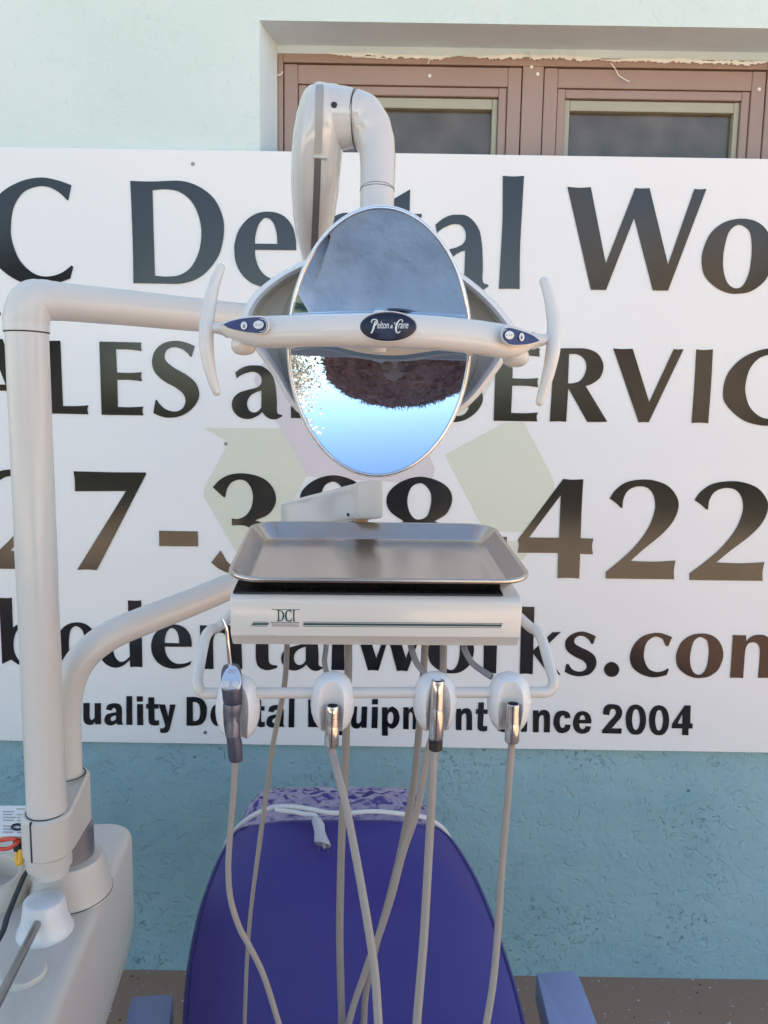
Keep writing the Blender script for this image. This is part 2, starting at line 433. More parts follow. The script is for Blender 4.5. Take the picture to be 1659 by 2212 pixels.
fz1 = pd(829, 119, YR).z                       # top of the timber frame
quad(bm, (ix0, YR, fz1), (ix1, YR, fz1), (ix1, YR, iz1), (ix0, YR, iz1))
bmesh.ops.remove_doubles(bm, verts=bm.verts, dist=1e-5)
obj('window_reveal', bm, mat('reveal_shade_lifted', (.70, .84, .93), rough=.6, noise=.10, nscale=6, bump=.6, bscale=45, bdist=.004), bld, smooth=False)  # colour paler and bluer than the wall, to lift the recess shade
bm = NB()
bounds(bm, (XA, YW+.15, 0), (XA+.2, YW+4.8, ZT-.01)); bounds(bm, (XB-.2, YW+.15, 0), (XB, YW+4.8, ZT-.01)); bounds(bm, (XA+.2, YW+4.6, 0), (XB-.2, YW+4.8, ZT-.01))
obj('rear_wall', bm, M['stucco'], bld, smooth=False)
bm = NB(); bounds(bm, (XA-.02, YW-.012, ZT+.001), (XB+.02, YW+4.85, ZT+.12)); obj('roof', bm, M['beige_m'], bld, smooth=False)

def frame(bm, x0, x1, z0, z1, wd, y0, y1, top=None, bev=.002):
    tp = top if top is not None else wd
    bounds(bm, (x0, y0, z0), (x0+wd, y1, z1), bev); bounds(bm, (x1-wd, y0, z0), (x1, y1, z1), bev)
    bounds(bm, (x0+wd+.0002, y0+.0006, z1-tp), (x1-wd-.0002, y1, z1-.0004), bev); bounds(bm, (x0+wd+.0002, y0+.0006, z0), (x1-wd-.0002, y1, z0+wd), bev)
Xp = lambda u, Y: pd(u, 230, Y).x
YF = YR-.004
cas = NB()
cx0, cx1 = ix0+.001, ix1-.001
k = 1.93/1661
bounds(cas, (cx0, YF, oz0+.001), (Xp(611.5, YF), YF+.06, fz1), .002)
bounds(cas, (Xp(1127, YF), YF, oz0+.001), (Xp(1172, YF), YF+.06, fz1-.0205), .002)
bounds(cas, (Xp(1653.5, YF), YF, oz0+.001), (cx1, YF+.06, fz1), .002)
bounds(cas, (Xp(611.5, YF)+.0002, YF+.0006, fz1-.020), (Xp(1653.5, YF)-.0002, YF+.06, fz1-.0002), .002)
obj('window_casing', cas, M['brown'], bld, smooth=False)
for (u0, u1) in ((613.6, 1125), (1174, 1651.5)):
    x0, x1 = Xp(u0, YF), Xp(u1, YF); zt = fz1-.0235
    bm = NB(); bounds(bm, (x0-.004, YF+.05, oz0+.003), (x1+.004, YF+.056, zt+.004))
    win = obj('window', bm, M['dark'], bld, smooth=False)               # dark gap behind the sash
    wd = .032
    bm = NB(); frame(bm, x0, x1, oz0+.004, zt, wd, YF+.002, YF+.045, top=.043); obj('sash', bm, M['brown'], win, smooth=False)
    bm = NB(); frame(bm, x0+wd+.0012, x1-wd-.0012, oz0+.043, zt-.0442, .019, YF+.006, YF+.045, top=.020); obj('glazing_frame', bm, M['brown'], win, smooth=False)
    bm = NB(); a0, a1, at = x0+wd+.0205, x1-wd-.0205, zt-.0655
    frame(bm, a0, a1, oz0+.085, at, .013, YF+.014, YF+.04, top=.024); obj('bead', bm, M['bead'], win, smooth=False)
    bm = NB(); bounds(bm, (a0+.012, YF+.030, oz0+.09), (a1-.012, YF+.034, at-.022)); obj('pane', bm, M['pane'], win, smooth=False)
# white paint peeling along the head of the frame
rnd = random.Random(3)
def peel(u0, u1, v0, amp, step=7):
    top, bot = [], []
    u = u0; ph = rnd.random()*6
    while u < u1:
        f = min(1, (u-u0)/60, (u1-u)/40)
        base = v0+(u-829)*.0165+1.8*math.sin(u*.021+ph)+1.0*math.sin(u*.067+ph)
        top.append((u, base-(1.5+rnd.random()*amp*.5)*max(.25, f))); bot.append((u, base+(1+rnd.random()*amp)*max(.2, f)))
        u += step*(.6+rnd.random()*.9)
    pts = top+bot[::-1]
    out = []
    for (a, c) in pts:
        p = pd(a, c, YF-.003); out.append((p.x, p.z))
    return out
pp = [peel(700, 990, 119.5, 6, 4), peel(1000, 1300, 117.5, 8, 4), peel(1296, 1668, 121, 6, 4), peel(760, 840, 126, 3, 4)]
me = flat_mesh(pp, .0015); bm = NB(); bm.from_mesh(me)
for v in bm.verts: v.co = V((v.co.x, YF-.0025-v.co.z, v.co.y))
obj('peeling_paint', bm, M['peel'], bld, smooth=False)
for pts, r in (([(1319, 136), (1330, 150), (1337, 163), (1352, 173), (1360, 176)], .0012), ([(1146, 110), (1147, 122), (1144, 128)], .0016), ([(925, 122), (927, 130), (924, 138)], .0012), ([(598, 163), (606, 161), (611, 155)], .0015)):
    bm = NB(); tube(bm, cr([pd(a, c, YF-.006) for a, c in pts], 4), r, seg=6); obj('paint_flake', bm, M['peel'], bld)
for (u, v) in ((1127.5+34, 160), (928, 164), (1640, 193), (1148, 145)):
    bm = NB(); lathe(bm, [(0, 0), (.0045, .0004), (.003, .002), (0, .0026)], pd(u, v, YF+.001), (0, -1, 0), 10); obj('paint_drip', bm, M['peel'], bld)

# ------------------------------------------------------------------ sign board
YS = YW-.018                                   # face of the panel
sg = thing('sign_board', 'large white sign board with black lettering screwed to the stucco wall', 'sign', (0, YS, pd(829, 1613, YS).z))
bm = NB(); bounds(bm, (-1.38, YS, pd(829, 1613, YS).z), (1.50, YS+.012, pd(829, 330, YS).z), .0012)
obj('panel', bm, M['sign'], sg, smooth=False)
Fq = 1.82278
def fxz(X, Y): p = pd(X/Fq, Y/Fq, YS); return (p.x, p.z)
GL = {}
def glyph(name, zoom, *contours):
    """outline traced in an enlarged crop (x0, y0, scale) -> outline on the board"""
    x0, y0, s = zoom; res = []
    for c in contours:
        pts = [(fxz(x0+a/s, y0+b/s)+(k,)) for a, b, k in parse(c)]
        res.append(smooth(pts))
    xs = [p[0] for c in res for p in c]; zs = [p[1] for c in res for p in c]
    GL[name] = (res, min(xs), max(xs), min(zs), max(zs)); return res
def place(name, X0, X1, Y0, Y1):
    res, a0, a1, b0, b1 = GL[name]
    c0 = fxz(X0, (Y0+Y1)/2)[0]; c1 = fxz(X1, (Y0+Y1)/2)[0]; d1 = fxz((X0+X1)/2, Y0)[1]; d0 = fxz((X0+X1)/2, Y1)[1]
    return [[(c0+(p[0]-a0)/(a1-a0)*(c1-c0), d0+(p[1]-b0)/(b1-b0)*(d1-d0)) for p in c] for c in res]
ZA = (0, 660, 1.659); ZB = (850, 660, 3.318); ZC = (1550, 660, 2.765); ZD = (2150, 660, 1.898)
ZE = (0, 1300, 1.9518); ZF = (850, 1300, 3.318); ZG = (1750, 1300, 2.5523); ZH = (2250, 1300, 2.1434)
ZI = (0, 1800, 1.9518); ZJ = (750, 1650, 2.765); ZK = (1450, 1650, 2.07375); ZL = (1950, 1800, 1.5447)
ZM = (0, 2330, 1.9518); ZN = (850, 2450, 1.8433); ZP = (1700, 2380, 2.07375); ZO = (2350, 2400, 2.4614)
L1, L2, L3, L4 = [], [], [], []
L1 += glyph('C', ZA, "467,115* 380,85 270,66 140,90 10,165 -80,290 -105,420 -85,550 5,660 110,735 230,770 330,770 460,725* 480,648* 470,640* 400,690 310,712 220,690 130,605 80,480 72,380 90,260 150,165 240,125 320,128 390,165 440,213* 447,213*")
L1 += glyph('D', ZA, "852,88* 1000,92 1180,88 1300,125 1400,205 1455,320 1463,430 1435,560 1370,660 1290,725 1190,757 1050,758 873,755* 870,550 862,300", "997,148* 1080,142 1170,158 1250,220 1300,320 1317,430 1300,550 1250,650 1180,700 1100,712 1013,707* 1005,450")
L1 += glyph('e', ZB, "1050,1080* 1045,940 1010,790 930,670 820,600 680,577 540,600 410,680 300,820 250,980 243,1080 260,1230 330,1380 440,1490 570,1550 680,1568 800,1560 920,1525 1012,1475* 1035,1400* 930,1445 810,1462 720,1450 630,1395 560,1300 520,1180 512,1075*", "510,995* 520,880 560,745 620,670 660,658 710,675 760,740 795,860 805,998*")
L4 += glyph('t', ZN, "383,-75* 383,28* 445,28* 440,60* 383,60* 383,260 390,295 415,310 447,312* 444,330* 390,345 350,343 310,320 292,270 290,172 290,60* 248,60* 248,30* 290,28* 290,-30*")
L2 += glyph('a', ZF, "255,550* 330,500 420,465 520,460 600,470 680,520 745,600 775,700 790,800 800,950 800,1060 820,1095 868,1108* 868,1125* 800,1160 750,1165 690,1150 640,1110 605,1068* 560,1110 480,1150 400,1160 310,1135 240,1070 210,980 230,890 300,820 400,785 500,760 560,735 595,690 597,630 570,580 520,550 450,547 370,570 310,600 275,630*", "597,790* 540,805 460,850 415,920 412,990 440,1050 490,1075 550,1060 595,1010*")
L1 += place('a', 1695, 1926.5, 846, 1145)
L1 += place('t', 1506, 1660, 746, 1139)
L1 += glyph('l', ZC, "1188,92* 1300,98 1418,92* 1395,500 1375,900 1370,1322* 1260,1318 1145,1320* 1165,950 1185,560")
L1 += glyph('W', ZD, "160,145* 250,152 333,147* 445,718* 665,155* 720,157 772,155* 910,727* 1108,160* 1150,164 1197,160* 910,920* 798,918* 658,375* 447,915* 335,913*")
L1 += glyph('o', ZD, "1450,383 1330,410 1230,490 1175,610 1163,710 1185,810 1260,890 1350,935 1430,943 1530,925 1630,850 1680,750 1700,660 1690,560 1640,460 1560,400", "1440,428 1370,475 1335,580 1320,700 1330,800 1360,870 1415,903 1470,880 1515,790 1535,660 1535,550 1515,470")
L2 += glyph('A', ZE, "-65,68* 20,68* 250,640* 115,637* 52,466* -140,464* -200,634* -275,633*", "-45,185* 46,418* -136,416*")
L2 += glyph('L', ZE, "340,85* 400,82 465,82* 485,583* 600,583 680,577* 673,610 680,647* 520,643 357,640*")
L2 += glyph('E', ZE, "765,88* 1088,95* 1084,125 1090,160* 1000,150 892,146* 900,325* 1000,328 1090,323* 1085,355 1093,393* 1000,382 902,382* 907,590* 1000,592 1103,587* 1096,620 1103,655* 783,650*")
L2 += glyph('S', ZE, "1497,122* 1430,95 1350,82 1260,100 1195,155 1170,240 1190,320 1260,390 1350,440 1410,490 1427,550 1400,605 1345,625 1280,610 1230,570 1205,535* 1197,537* 1180,637* 1240,663 1310,673 1400,655 1480,600 1525,530 1530,470 1500,400 1430,340 1340,290 1280,240 1265,200 1285,150 1340,130 1400,145 1445,180 1465,205* 1474,205*")
L2 += place('E', 1948, 2122, 1369, 1658)
L2 += place('S', 1722, 1903, 1362, 1663)
L2 += glyph('R', ZG, "1098,183* 1300,182 1430,188 1530,230 1585,310 1595,390 1560,480 1480,540 1418,562* 1635,920* 1530,922 1435,922* 1243,580* 1222,920* 1140,915 1058,918* 1078,600", "1252,240* 1330,243 1395,280 1425,350 1410,440 1360,510 1290,533 1240,535*")
L2 += glyph('V', ZH, "352,155* 430,160 515,157* 655,608* 862,160* 900,163 945,160* 650,778* 610,775 567,778*")
L2 += glyph('I', ZH, "1053,162* 1115,168 1192,162* 1175,480 1152,785* 1080,780 1013,783* 1035,480")
L2 += place('C', 2848, 3128, 1370, 1676)
L3 += glyph('7', ZI, "568,108* 850,115 1118,117* 1125,128* 745,868* 670,862 595,865* 970,260* 578,262* 577,180")
L3 += glyph('-', ZI, "1224,565* 1520,570* 1522,685* 1226,682*")
L3 += glyph('3', ZJ, "245,742* 310,670 400,615 500,592 600,592 720,615 830,670 905,760 933,870 905,970 830,1050 705,1102* 800,1133 890,1185 960,1280 985,1400 920,1540 800,1640 640,1690 500,1690 380,1660 300,1620 228,1560* 330,1430* 370,1500 410,1560 500,1620 590,1620 680,1560 720,1450 725,1340 690,1230 620,1170 540,1155 452,1158* 450,1080* 520,1085 600,1050 660,970 682,860 665,760 610,680 530,660 450,690 400,760 380,850* 362,850*")
L3 += glyph('8', ZK, "420,470 280,505 180,580 148,665 180,755 290,835* 210,870 120,960 95,1070 130,1190 250,1285 420,1310 590,1285 710,1190 745,1070 700,940 610,865 540,835* 640,770 685,660 655,565 560,500", "415,523 350,560 320,650 330,740 370,805 420,820 480,790 510,700 510,610 470,545", "410,868 330,930 300,1060 330,1190 420,1260 510,1190 545,1060 510,930")
L3 += place('8', 1158.5, 1472, 1871, 2276)
L3 += place('-', 1843, 1995, 2112.5, 2173)
L3 += glyph('4', ZL, "413,132* 470,137 535,134* 525,300 518,492* 596,495* 588,540 593,590* 515,588* 510,737* 440,733 378,735* 382,582* 135,580* 143,540 138,500*", "398,230* 388,490* 205,488*")
L3 += glyph('2', ZL, "695,250* 730,200 790,155 870,137 960,140 1050,175 1105,245 1112,310 1080,390 1010,470 900,560 822,630* 960,635 1095,628* 1085,690 1087,742* 672,737* 672,697* 760,625 850,540 930,430 970,320 965,240 930,190 870,177 810,200 780,250 772,308* 762,308* 735,280")
L3 += place('2', 2725.6, 3018, 1894, 2285.5)
L3 += place('2', -66, 221, 1847, 2240)
L4 += glyph('b', ZM, "-5,45* 45,48 92,45* 100,275* 140,250 210,237 290,255 360,320 385,410 365,490 300,560 220,582 150,560 88,520* 20,553*", "190,275 135,295 107,370 112,460 150,530 200,553 250,530 280,450 280,370 250,300")
L4 += place('o', 224, 385, 2450, 2628)
L4 += glyph('d', ZM, "985,65* 1040,68 1086,65* 1095,578* 1050,575 1003,577* 1000,522* 940,570 870,580 800,540 768,470 765,390 790,310 850,255 930,238 988,250*", "994,290* 955,270 905,290 872,360 868,430 885,500 920,535 960,530 1000,495*")
L4 += place('e', 595.9, 755.7, 2458, 2632)
glyph('n', ZO, "1318,245* 1380,248 1445,248* 1443,310* 1490,265 1560,243 1650,260 1700,320 1712,400 1700,660* 1562,660* 1580,400 1560,335 1510,315 1460,335 1435,400 1415,660* 1290,658* 1305,450")
L1 += place('n', 1194, 1480, 838, 1139)
L2 += place('n', 1144, 1392, 1450, 1648)
L2 += place('d', 1425, 1640, 1372, 1655)
L4 += place('n', 789, 954, 2460, 2634)
L4 += place('a', 1107.7, 1272, 2462, 2640)
L4 += place('l', 1306, 1359, 2374, 2638)
L4 += glyph('w', ZN, "1010,30* 1092,30* 1165,260* 1245,30* 1310,30* 1380,262* 1455,30* 1510,30* 1390,354* 1350,350 1315,352* 1252,115* 1180,350* 1140,346 1105,348*")
L4 += place('o', 1685, 1866, 2470, 2651)
L4 += glyph('r', ZP, "425,195* 480,198 530,195* 530,250* 580,210 640,195* 640,270* 580,270 545,300 532,345 525,562* 475,557 422,560*")
L4 += glyph('k', ZP, "732,15* 785,19 838,18* 828,375* 985,226* 1053,223* 905,365* 1052,575* 1010,566 955,568* 828,400* 823,568* 770,563 718,565*")
L4 += glyph('s', ZP, "1338,258* 1280,232 1220,220 1140,245 1092,300 1100,370 1160,420 1230,455 1262,490 1255,530 1205,548 1150,530 1115,485* 1098,487* 1085,548* 1140,575 1210,585 1290,565 1340,500 1335,430 1290,385 1220,350 1170,320 1165,285 1195,258 1240,258 1285,290 1300,320* 1318,320*")
L4 += glyph('.', ZP, "1468,468 1512,488 1530,529 1512,572 1468,590 1424,572 1406,529 1424,488")
L4 += glyph('c', ZO, "728,265* 650,235 570,225 450,255 360,340 320,450 340,550 420,620 520,653 600,650 675,632* 697,575* 687,570* 640,595 570,603 500,570 460,490 455,410 480,320 540,268 590,263 640,290 665,350* 690,353*")
L4 += place('o', 2662, 2846.5, 2493.4, 2669)
L4 += glyph('m', ZO, "1318,245* 1380,248 1445,248* 1443,310* 1490,265 1560,243 1640,255 1692,312* 1740,265 1820,243 1910,260 1960,320 1972,400 1960,660* 1822,660* 1840,400 1820,335 1770,315 1720,335 1700,400 1690,660* 1562,660* 1580,400 1560,335 1510,315 1460,335 1435,400 1415,660* 1290,658* 1305,450")
def on_board(me, y):
    for v in me.vertices: v.co = V((v.co.x, y-v.co.z, v.co.y))
    return me
for Ls in (L1, L2, L3, L4):
    me = on_board(flat_mesh(Ls, .0009), YS-.0011)
    bm = merge([me]); obj('lettering', bm, M['letter'], sg, smooth=False)
Q1 = (250, 2700, 1.659); Q2 = (1150, 2700, 1.659); Q3 = (1950, 2700, 1.659); L5 = []
L5 += glyph('Q_', Q1, "50,65 10,90 -8,160 10,230 50,258 72,253 92,276* 118,254* 98,236 112,160 95,90", "50,95 72,115 78,160 70,210* 58,200* 44,218* 52,228 34,212 27,160 32,115")
L5 += glyph('u_', Q1, "131,112* 172,112* 172,205 180,222 195,218 205,205* 205,113* 245,113* 246,250* 210,250* 208,236* 190,252 165,254 140,240 132,210")
L5 += glyph('a_', Q1, "280,155* 290,125 330,113 368,122 382,150 383,235 390,253* 352,253* 346,240* 325,256 295,256 272,240 270,212 282,188 310,178 345,172* 345,158 335,143 320,148 316,160*", "345,192* 322,198 308,212 312,228 328,228 345,215*")
L5 += glyph('l_', Q1, "412,67* 449,67* 451,254* 412,254*")
L5 += glyph('i_', Q1, "482,119* 520,119* 522,256* 483,256*", "480,68* 518,68* 519,102* 480,102*")
L5 += glyph('t_', Q1, "555,75* 593,75* 594,119* 622,120* 622,148* 595,147* 596,215 602,226 624,224* 626,254* 600,259 570,252 558,230 556,147* 541,147* 541,118* 555,118*")
L5 += glyph('y_', Q1, "624,121* 664,122* 686,205* 697,122* 733,122* 697,270 685,298 660,307 633,304* 633,276* 650,277 662,268 665,255*")
L5 += glyph('D_', Q1, "805,73* 870,74 910,90 934,130 937,170 928,220 900,250 860,259 805,259*", "845,104* 868,106 888,125 894,165 888,210 868,228 846,229*")
L5 += glyph('e_', Q3, "625,245* 548,244* 552,268 568,283 585,275 590,262* 625,266* 610,298 570,312 530,300 510,265 510,225 530,180 570,165 610,180 627,220", "549,222* 555,200 570,190 584,200 588,222*")
L5 += glyph('n_', Q3, "247,160* 282,160* 283,178* 300,160 330,158 350,172 357,200 356,303* 317,303* 318,215 312,192 298,193 286,210 283,303* 245,302*")
L5 += glyph('c_', Q3, "492,208* 456,212* 452,198 440,192 425,205 420,235 426,265 440,275 452,268 457,252* 493,255* 480,290 440,308 405,298 383,260 382,215 400,175 440,162 480,175")
L5 += glyph('E_', Q2, "106,88* 200,90* 200,122* 146,121* 146,160* 195,161* 195,193* 146,192* 146,236* 203,237* 203,270* 106,268*")
L5 += glyph('p_', Q2, "588,140* 623,140* 624,158* 640,140 662,137 690,160 702,205 692,250 660,278 635,272 625,262* 626,325* 587,324*", "626,190 640,170 655,175 663,205 655,240 642,248 626,232")
L5 += glyph('m_', Q2, "727,140* 762,140* 763,158* 780,140 805,138 822,155* 840,140 865,138 885,152 892,180 891,283* 852,283* 853,195 846,172 834,174 826,190 825,283* 787,283* 788,195 780,172 768,175 763,190 762,283* 726,282*")
L5 += glyph('2_', Q3, "703,185* 710,145 735,122 770,120 808,130 828,165 820,205 790,240 765,270 745,277* 826,278* 822,312* 697,309* 700,290 740,240 780,195 788,172 780,155 764,150 750,160 744,190*")
L5 += glyph('0_', Q3, "918,122 880,135 857,175 852,222 860,275 885,310 918,318 952,308 977,270 984,220 977,170 955,135", "918,152 935,165 945,220 935,275 918,288 902,275 892,220 902,165")
L5 += glyph('4_', Q3, "1237,128* 1275,128* 1272,245* 1288,246* 1286,278* 1262,278* 1260,322* 1220,321* 1221,277* 1152,276* 1155,248*", "1222,180* 1190,246* 1221,247*")
L5 += place('e_', 829, 899, 2771, 2859) + place('n_', 908, 975, 2773, 2861) + place('t_', 1002, 1043, 2754, 2862) + place('a_', 1049, 1120, 2775, 2864) + place('l_', 1136, 1160, 2746, 2863)
r_, a0, a1, b0, b1 = GL['p_']; GL['q_'] = ([[(a0+a1-x, z) for x, z in c] for c in r_], a0, a1, b0, b1)
L5 += place('q_', 1284, 1352.5, 2778, 2893) + place('u_', 1382, 1446, 2781, 2868) + place('i_', 1463.5, 1488, 2752, 2866) + place('e_', 1706, 1774.5, 2789, 2876) + place('n_', 1794, 1860, 2788, 2874) + place('t_', 1873, 1920, 2765, 2879)
L5 += place('S', 1961, 2036, 2768, 2882) + place('i_', 2053.5, 2077, 2768, 2881) + place('0_', 2554.6, 2634, 2776.5, 2894)
me = on_board(flat_mesh(L5, .0009), YS-.0011); obj('lettering', merge([me]), M['letter'], sg, smooth=False)
# pale recycling emblem printed under the words
def zoomed(zoom, s): x0, y0, k = zoom; return smooth([(fxz(x0+a/k, y0+b/k)+(c,)) for a, b, c in parse(s)])
Fz = (0, 0, 1)
gr = [zoomed(ZJ, "140,95* 988,102* 1275,595* 1215,720* 958,1150* 860,1330* 760,1500* 520,1480* 465,1390* 180,900 150,850 150,770 180,690 395,300* 410,250*"),
      zoomed(ZK, "625,290* 1110,30* 1270,28* 1480,430 1515,520 1520,640 1500,700 1380,860* 1250,922* 1020,918* 935,880*"),
      zoomed(ZK, "1110,1000* 1362,990* 1265,1150* 1000,1150* 1050,1050*"),
      zoomed(Fz, "1770,1520* 1836,1560 1852,1595 1842,1632 1800,1645 1760,1648*"),
      zoomed(Fz, "1975,1420* 1992,1400* 1945,1490* 1895,1580* 1880,1590*")]
for g_ in gr:
    me = on_board(flat_mesh([g_], .0002), YS-.00045); obj('emblem', merge([me]), M['green_ink'], sg, smooth=False)
li = [zoomed(Fz, "1003,1500* 1012,1455 1040,1425* 1350,1420* 1690,1795* 1713,1845* 1700,1890* 1650,1909* 1540,1897* 1210,1876* 1106,1682* 1031,1571*")]
me = on_board(flat_mesh(li, .0002), YS-.00090); obj('emblem', merge([me]), M['lilac_ink'], sg, smooth=False)
for (X, Y) in ((759.5, 646), (889, 1747), (808.5, 2884)):
    x, z = fxz(X, Y)
    bm = NB(); lathe(bm, [(0, 0), (.0045, 0), (.0042, .0012), (.0018, .0016), (.0016, .0006), (0, .0006)], (x, YS, z), (0, -1, 0), 14)
    obj('screw', bm, M['zinc'], sg)
# ------------------------------------------------------------------ cabinet with the post clamp
PX = -.4587                                     # the light post
pf = V((PX, 1.0, 0)); pr = V((pd(141.5, 1590, 1.075).x, 1.075, 0))
CT = .70                                        # cabinet top
cab = thing('junction_cabinet', 'pale rounded equipment cabinet carrying two upright posts in a clamp', 'dental cabinet', (-.62, .9, 0))
yaw = Matrix.Rotation(R_(6), 3, 'Z')
bm = NB()
cc = V((-.612, .81, 0)); Wc, Dc = .46, .90
prof = [(-.05, -.262), (-.020, -.250), (-.006, -.215), (0, -.17), (0, -.016), (-.003, -.007), (-.009, -.0015), (-.018, 0)]
loops = []
for ins, dz in prof:
    L = []
    for x, y in rrect(Wc+2*ins, Dc+2*ins, .042+ins*.55, 8):
        p = yaw @ V((x, y, 0)); L.append(cc+p+V((0, 0, CT+dz)))
    loops.append(L)
loft(bm, loops); obj('body', bm, M['beige_m'], cab)
bm = NB(); lathe(bm, [(.13, 0), (.13, .012), (.07, .03), (.06, .05), (.06, CT-.11)], (-.70, .80, 0), seg=32); obj('pedestal', bm, M['beige_m'], cab)
bm = NB(); lathe(bm, [(.060, CT-.002), (.058, CT+.004), (.054, CT+.02), (.050, CT+.045), (.046, CT+.057), (.030, CT+.060)], pr, seg=40); obj('post_boss', bm, M['beige_m'], cab)
bm = NB()
zt = pd(101, 1752, 1.0).z; zb = pd(101, 1868, .97).z
# two lobed clamp block: the rear lobe stands higher
def hull2(r1, r2, z, n=40):
    a, b = pf, pr; d = (b-a); L = d.length; d = d/L; s = V((-d.y, d.x, 0)); pts = []
    th = math.asin((r1-r2)/L)
    for k in range(n+1):
        t = -math.pi/2+th+ (math.pi-2*th)*k/n*1.0
        pts.append(b+(d*math.cos(t)+s*math.sin(t))*r2)
    for k in range(n+1):
        t = math.pi/2-th+(math.pi+2*th)*k/n
        pts.append(a+(d*math.cos(t)+s*math.sin(t))*r1)
    return [V((p.x, p.y, z(p) if callable(z) else z)) for p in pts]
zr = pd(150, 1690, 1.05).z
def ztop(p):
    d = (pr-pf); t = max(0, min(1, ((p-pf).dot(d)/d.length-.012)/(d.length*.5)))
    return zt+(zr-zt)*(t*t*(3-2*t))
loft(bm, [hull2(.030, .028, zb), hull2(.0335, .0315, lambda p: zb+.004), hull2(.0335, .0315, lambda p: ztop(p)-.004), hull2(.030, .028, ztop)])
obj('post_clamp', bm, M['beige_m'], cab)
bm = NB(); lathe(bm, [(.0300, zb-.018), (.0300, zb+.001)], pf, seg=40); obj('clamp_sleeve', bm, M['beige_m'], cab)
bm = NB(); lathe(bm, [(.030, CT+.058), (.0345, CT+.060), (.0345, zb-.002), (.030, zb-.001)], pr, seg=48); ring = obj('collar_ring', bm, M['zinc'], cab)
bm = NB()
q = pr+V((.012, -.0325, zb-.020)); nq = V((.35, -.93, 0)).normalized()
lathe(bm, [(0, -.002), (.0062, -.002), (.0062, .0022), (.0045, .003), (.0032, .003), (.0032, .0012), (0, .0012)], q, nq, 20); obj('clamp_screw', bm, M['chrome'], ring)
bm = NB()
q = pr+V((.021, -.0235, zt+.004)); nq = V((.68, -.73, 0)).normalized()
lathe(bm, [(0, -.002), (.0068, -.002), (.0068, .0006), (.0052, .0009), (.0046, -.0008), (.0030, -.0008), (0, -.0015)], q, nq, 20); obj('clamp_screw', bm, M['zinc'], cab)
bm = NB(); a = pf+V((-.0085, -.0327, 0)); bounds(bm, (a.x-.0010, a.y-.0006, zb+.004), (a.x+.0010, a.y+.004, zt+.0002))
obj('seam', bm, M['seam'], cab)
for pc, rr_, z_ in ((pf, .0268, zt+.0004), (pr, .0255, zr+.0004)):
    bm = NB(); tube(bm, [pc+V((math.cos(t)*rr_, math.sin(t)*rr_, z_)) for t in [k*math.pi/24 for k in range(49)]], .0009, seg=6, caps=False); obj('seam', bm, M['seam'], cab)
bm = NB(); tube(bm, [pr+V((math.cos(t)*.0585, math.sin(t)*.0585, CT+.0006)) for t in [k*math.pi/24 for k in range(49)]], .0010, seg=6, caps=False)
obj('seam', bm, M['seam'], cab)
kp = pd(98, 2015, .985); kp.z = CT
bm = NB(); lathe(bm, [(.0375, 0), (.0370, .005), (.0335, .011), (.0295, .025), (.0275, .042), (.0262, .0465), (.0235, .0482), (0, .0486)], kp, seg=48)
knob = obj('knob', bm, M['white'], cab)
bm = NB(); a = kp+V((.002, -.024, .030)); b = V((-.415, .62, .738))
tube(bm, [a, a+(b-a)*.5, b], .0056, seg=20); obj('lever', bm, M['darkmetal'], knob)
cp = V((pd(51, 2115, .90).x, .90, CT))
bm = NB(); lathe(bm, [(.0285, -.001), (.0285, .004), (.0272, .0072), (.0245, .0082), (.0225, .0076), (0, .0080)], cp, seg=48); obj('cap', bm, M['beige_m'], cab)

# basin and valve bracket at the left edge of the view
bowl = thing('cuspidor_basin', 'cream rounded basin at the left edge beside the black strap', 'basin', pd(-34, 1945, 1.06))
bm = NB(); c = pd(-34, 1945, 1.06)
lathe(bm, [(.0, -.055), (.030, -.053), (.050, -.040), (.062, -.014), (.064, .012), (.060, .030), (.053, .040), (.049, .041), (.049, .036), (.052, .012), (.045, -.02), (0, -.035)], c, seg=48)
obj('bowl', bm, M['bowl'], bowl)
bm = NB(); lathe(bm, [(.022, CT+.002), (.020, c.z-.05)], V((c.x, c.y, 0)), seg=24); obj('stem', bm, M['bowl'], bowl)

st = tag(None or obj('strap', (lambda b: (tube(b, cr([pf+V((-.004, -.004, zb-.004)), pd(60, 1880, .985), pd(38, 1925, .955), pd(16, 1980, .92), pd(6, 2012, .90), pd(-20, 2060, .88)], 6), [.0052]*31, seg=12, flat=.45), b)[1])(NB()), M['rubber']), 'black cable strap curving down from under the post clamp', 'cable')

vb = thing('valve_bracket', 'white printed card plate with red tubes and a yellow fitting at the left edge', 'valve bracket', pd(20, 1775, 1.04))
P4 = [pd(-60, 1741, 1.10), pd(60, 1741, 1.10), pd(62, 1808, 1.02), pd(-60, 1805, 1.02)]
bm = NB(); nn = V((0, -.3, 1)).normalized()*.004
loft(bm, [[p-nn for p in P4], P4]); obj('plate', bm, M['beige_m'], vb, smooth=False)
bm = NB(); up_ = V((0, -.3, 1)).normalized()*.0006
loft(bm, [[p+up_*.2 for p in P4], [p+up_ for p in P4]]); card = obj('card', bm, M['cardwhite'], vb, smooth=False)
bm = NB()
def on_card(s, t): return P4[0]*(1-s)*(1-t)+P4[1]*s*(1-t)+P4[2]*s*t+P4[3]*(1-s)*t
for i in range(9):
    t = .10+i*.095
    for s0, s1 in ((.55, .78), (.80, .95)):
        if (i*7+int(s0*10)) % 5 == 0: continue
        a, b, c_, d_ = on_card(s0, t), on_card(s1-(i % 3)*.03, t), on_card(s1-(i % 3)*.03, t+.035), on_card(s0, t+.035)
        loft(bm, [[p+up_*1.05 for p in (a, b, c_, d_)], [p+up_*1.3 for p in (a, b, c_, d_)]])
obj('print', bm, M['grey_ink'], card, smooth=False)
bm = NB(); gc = on_card(.80, .72)+up_
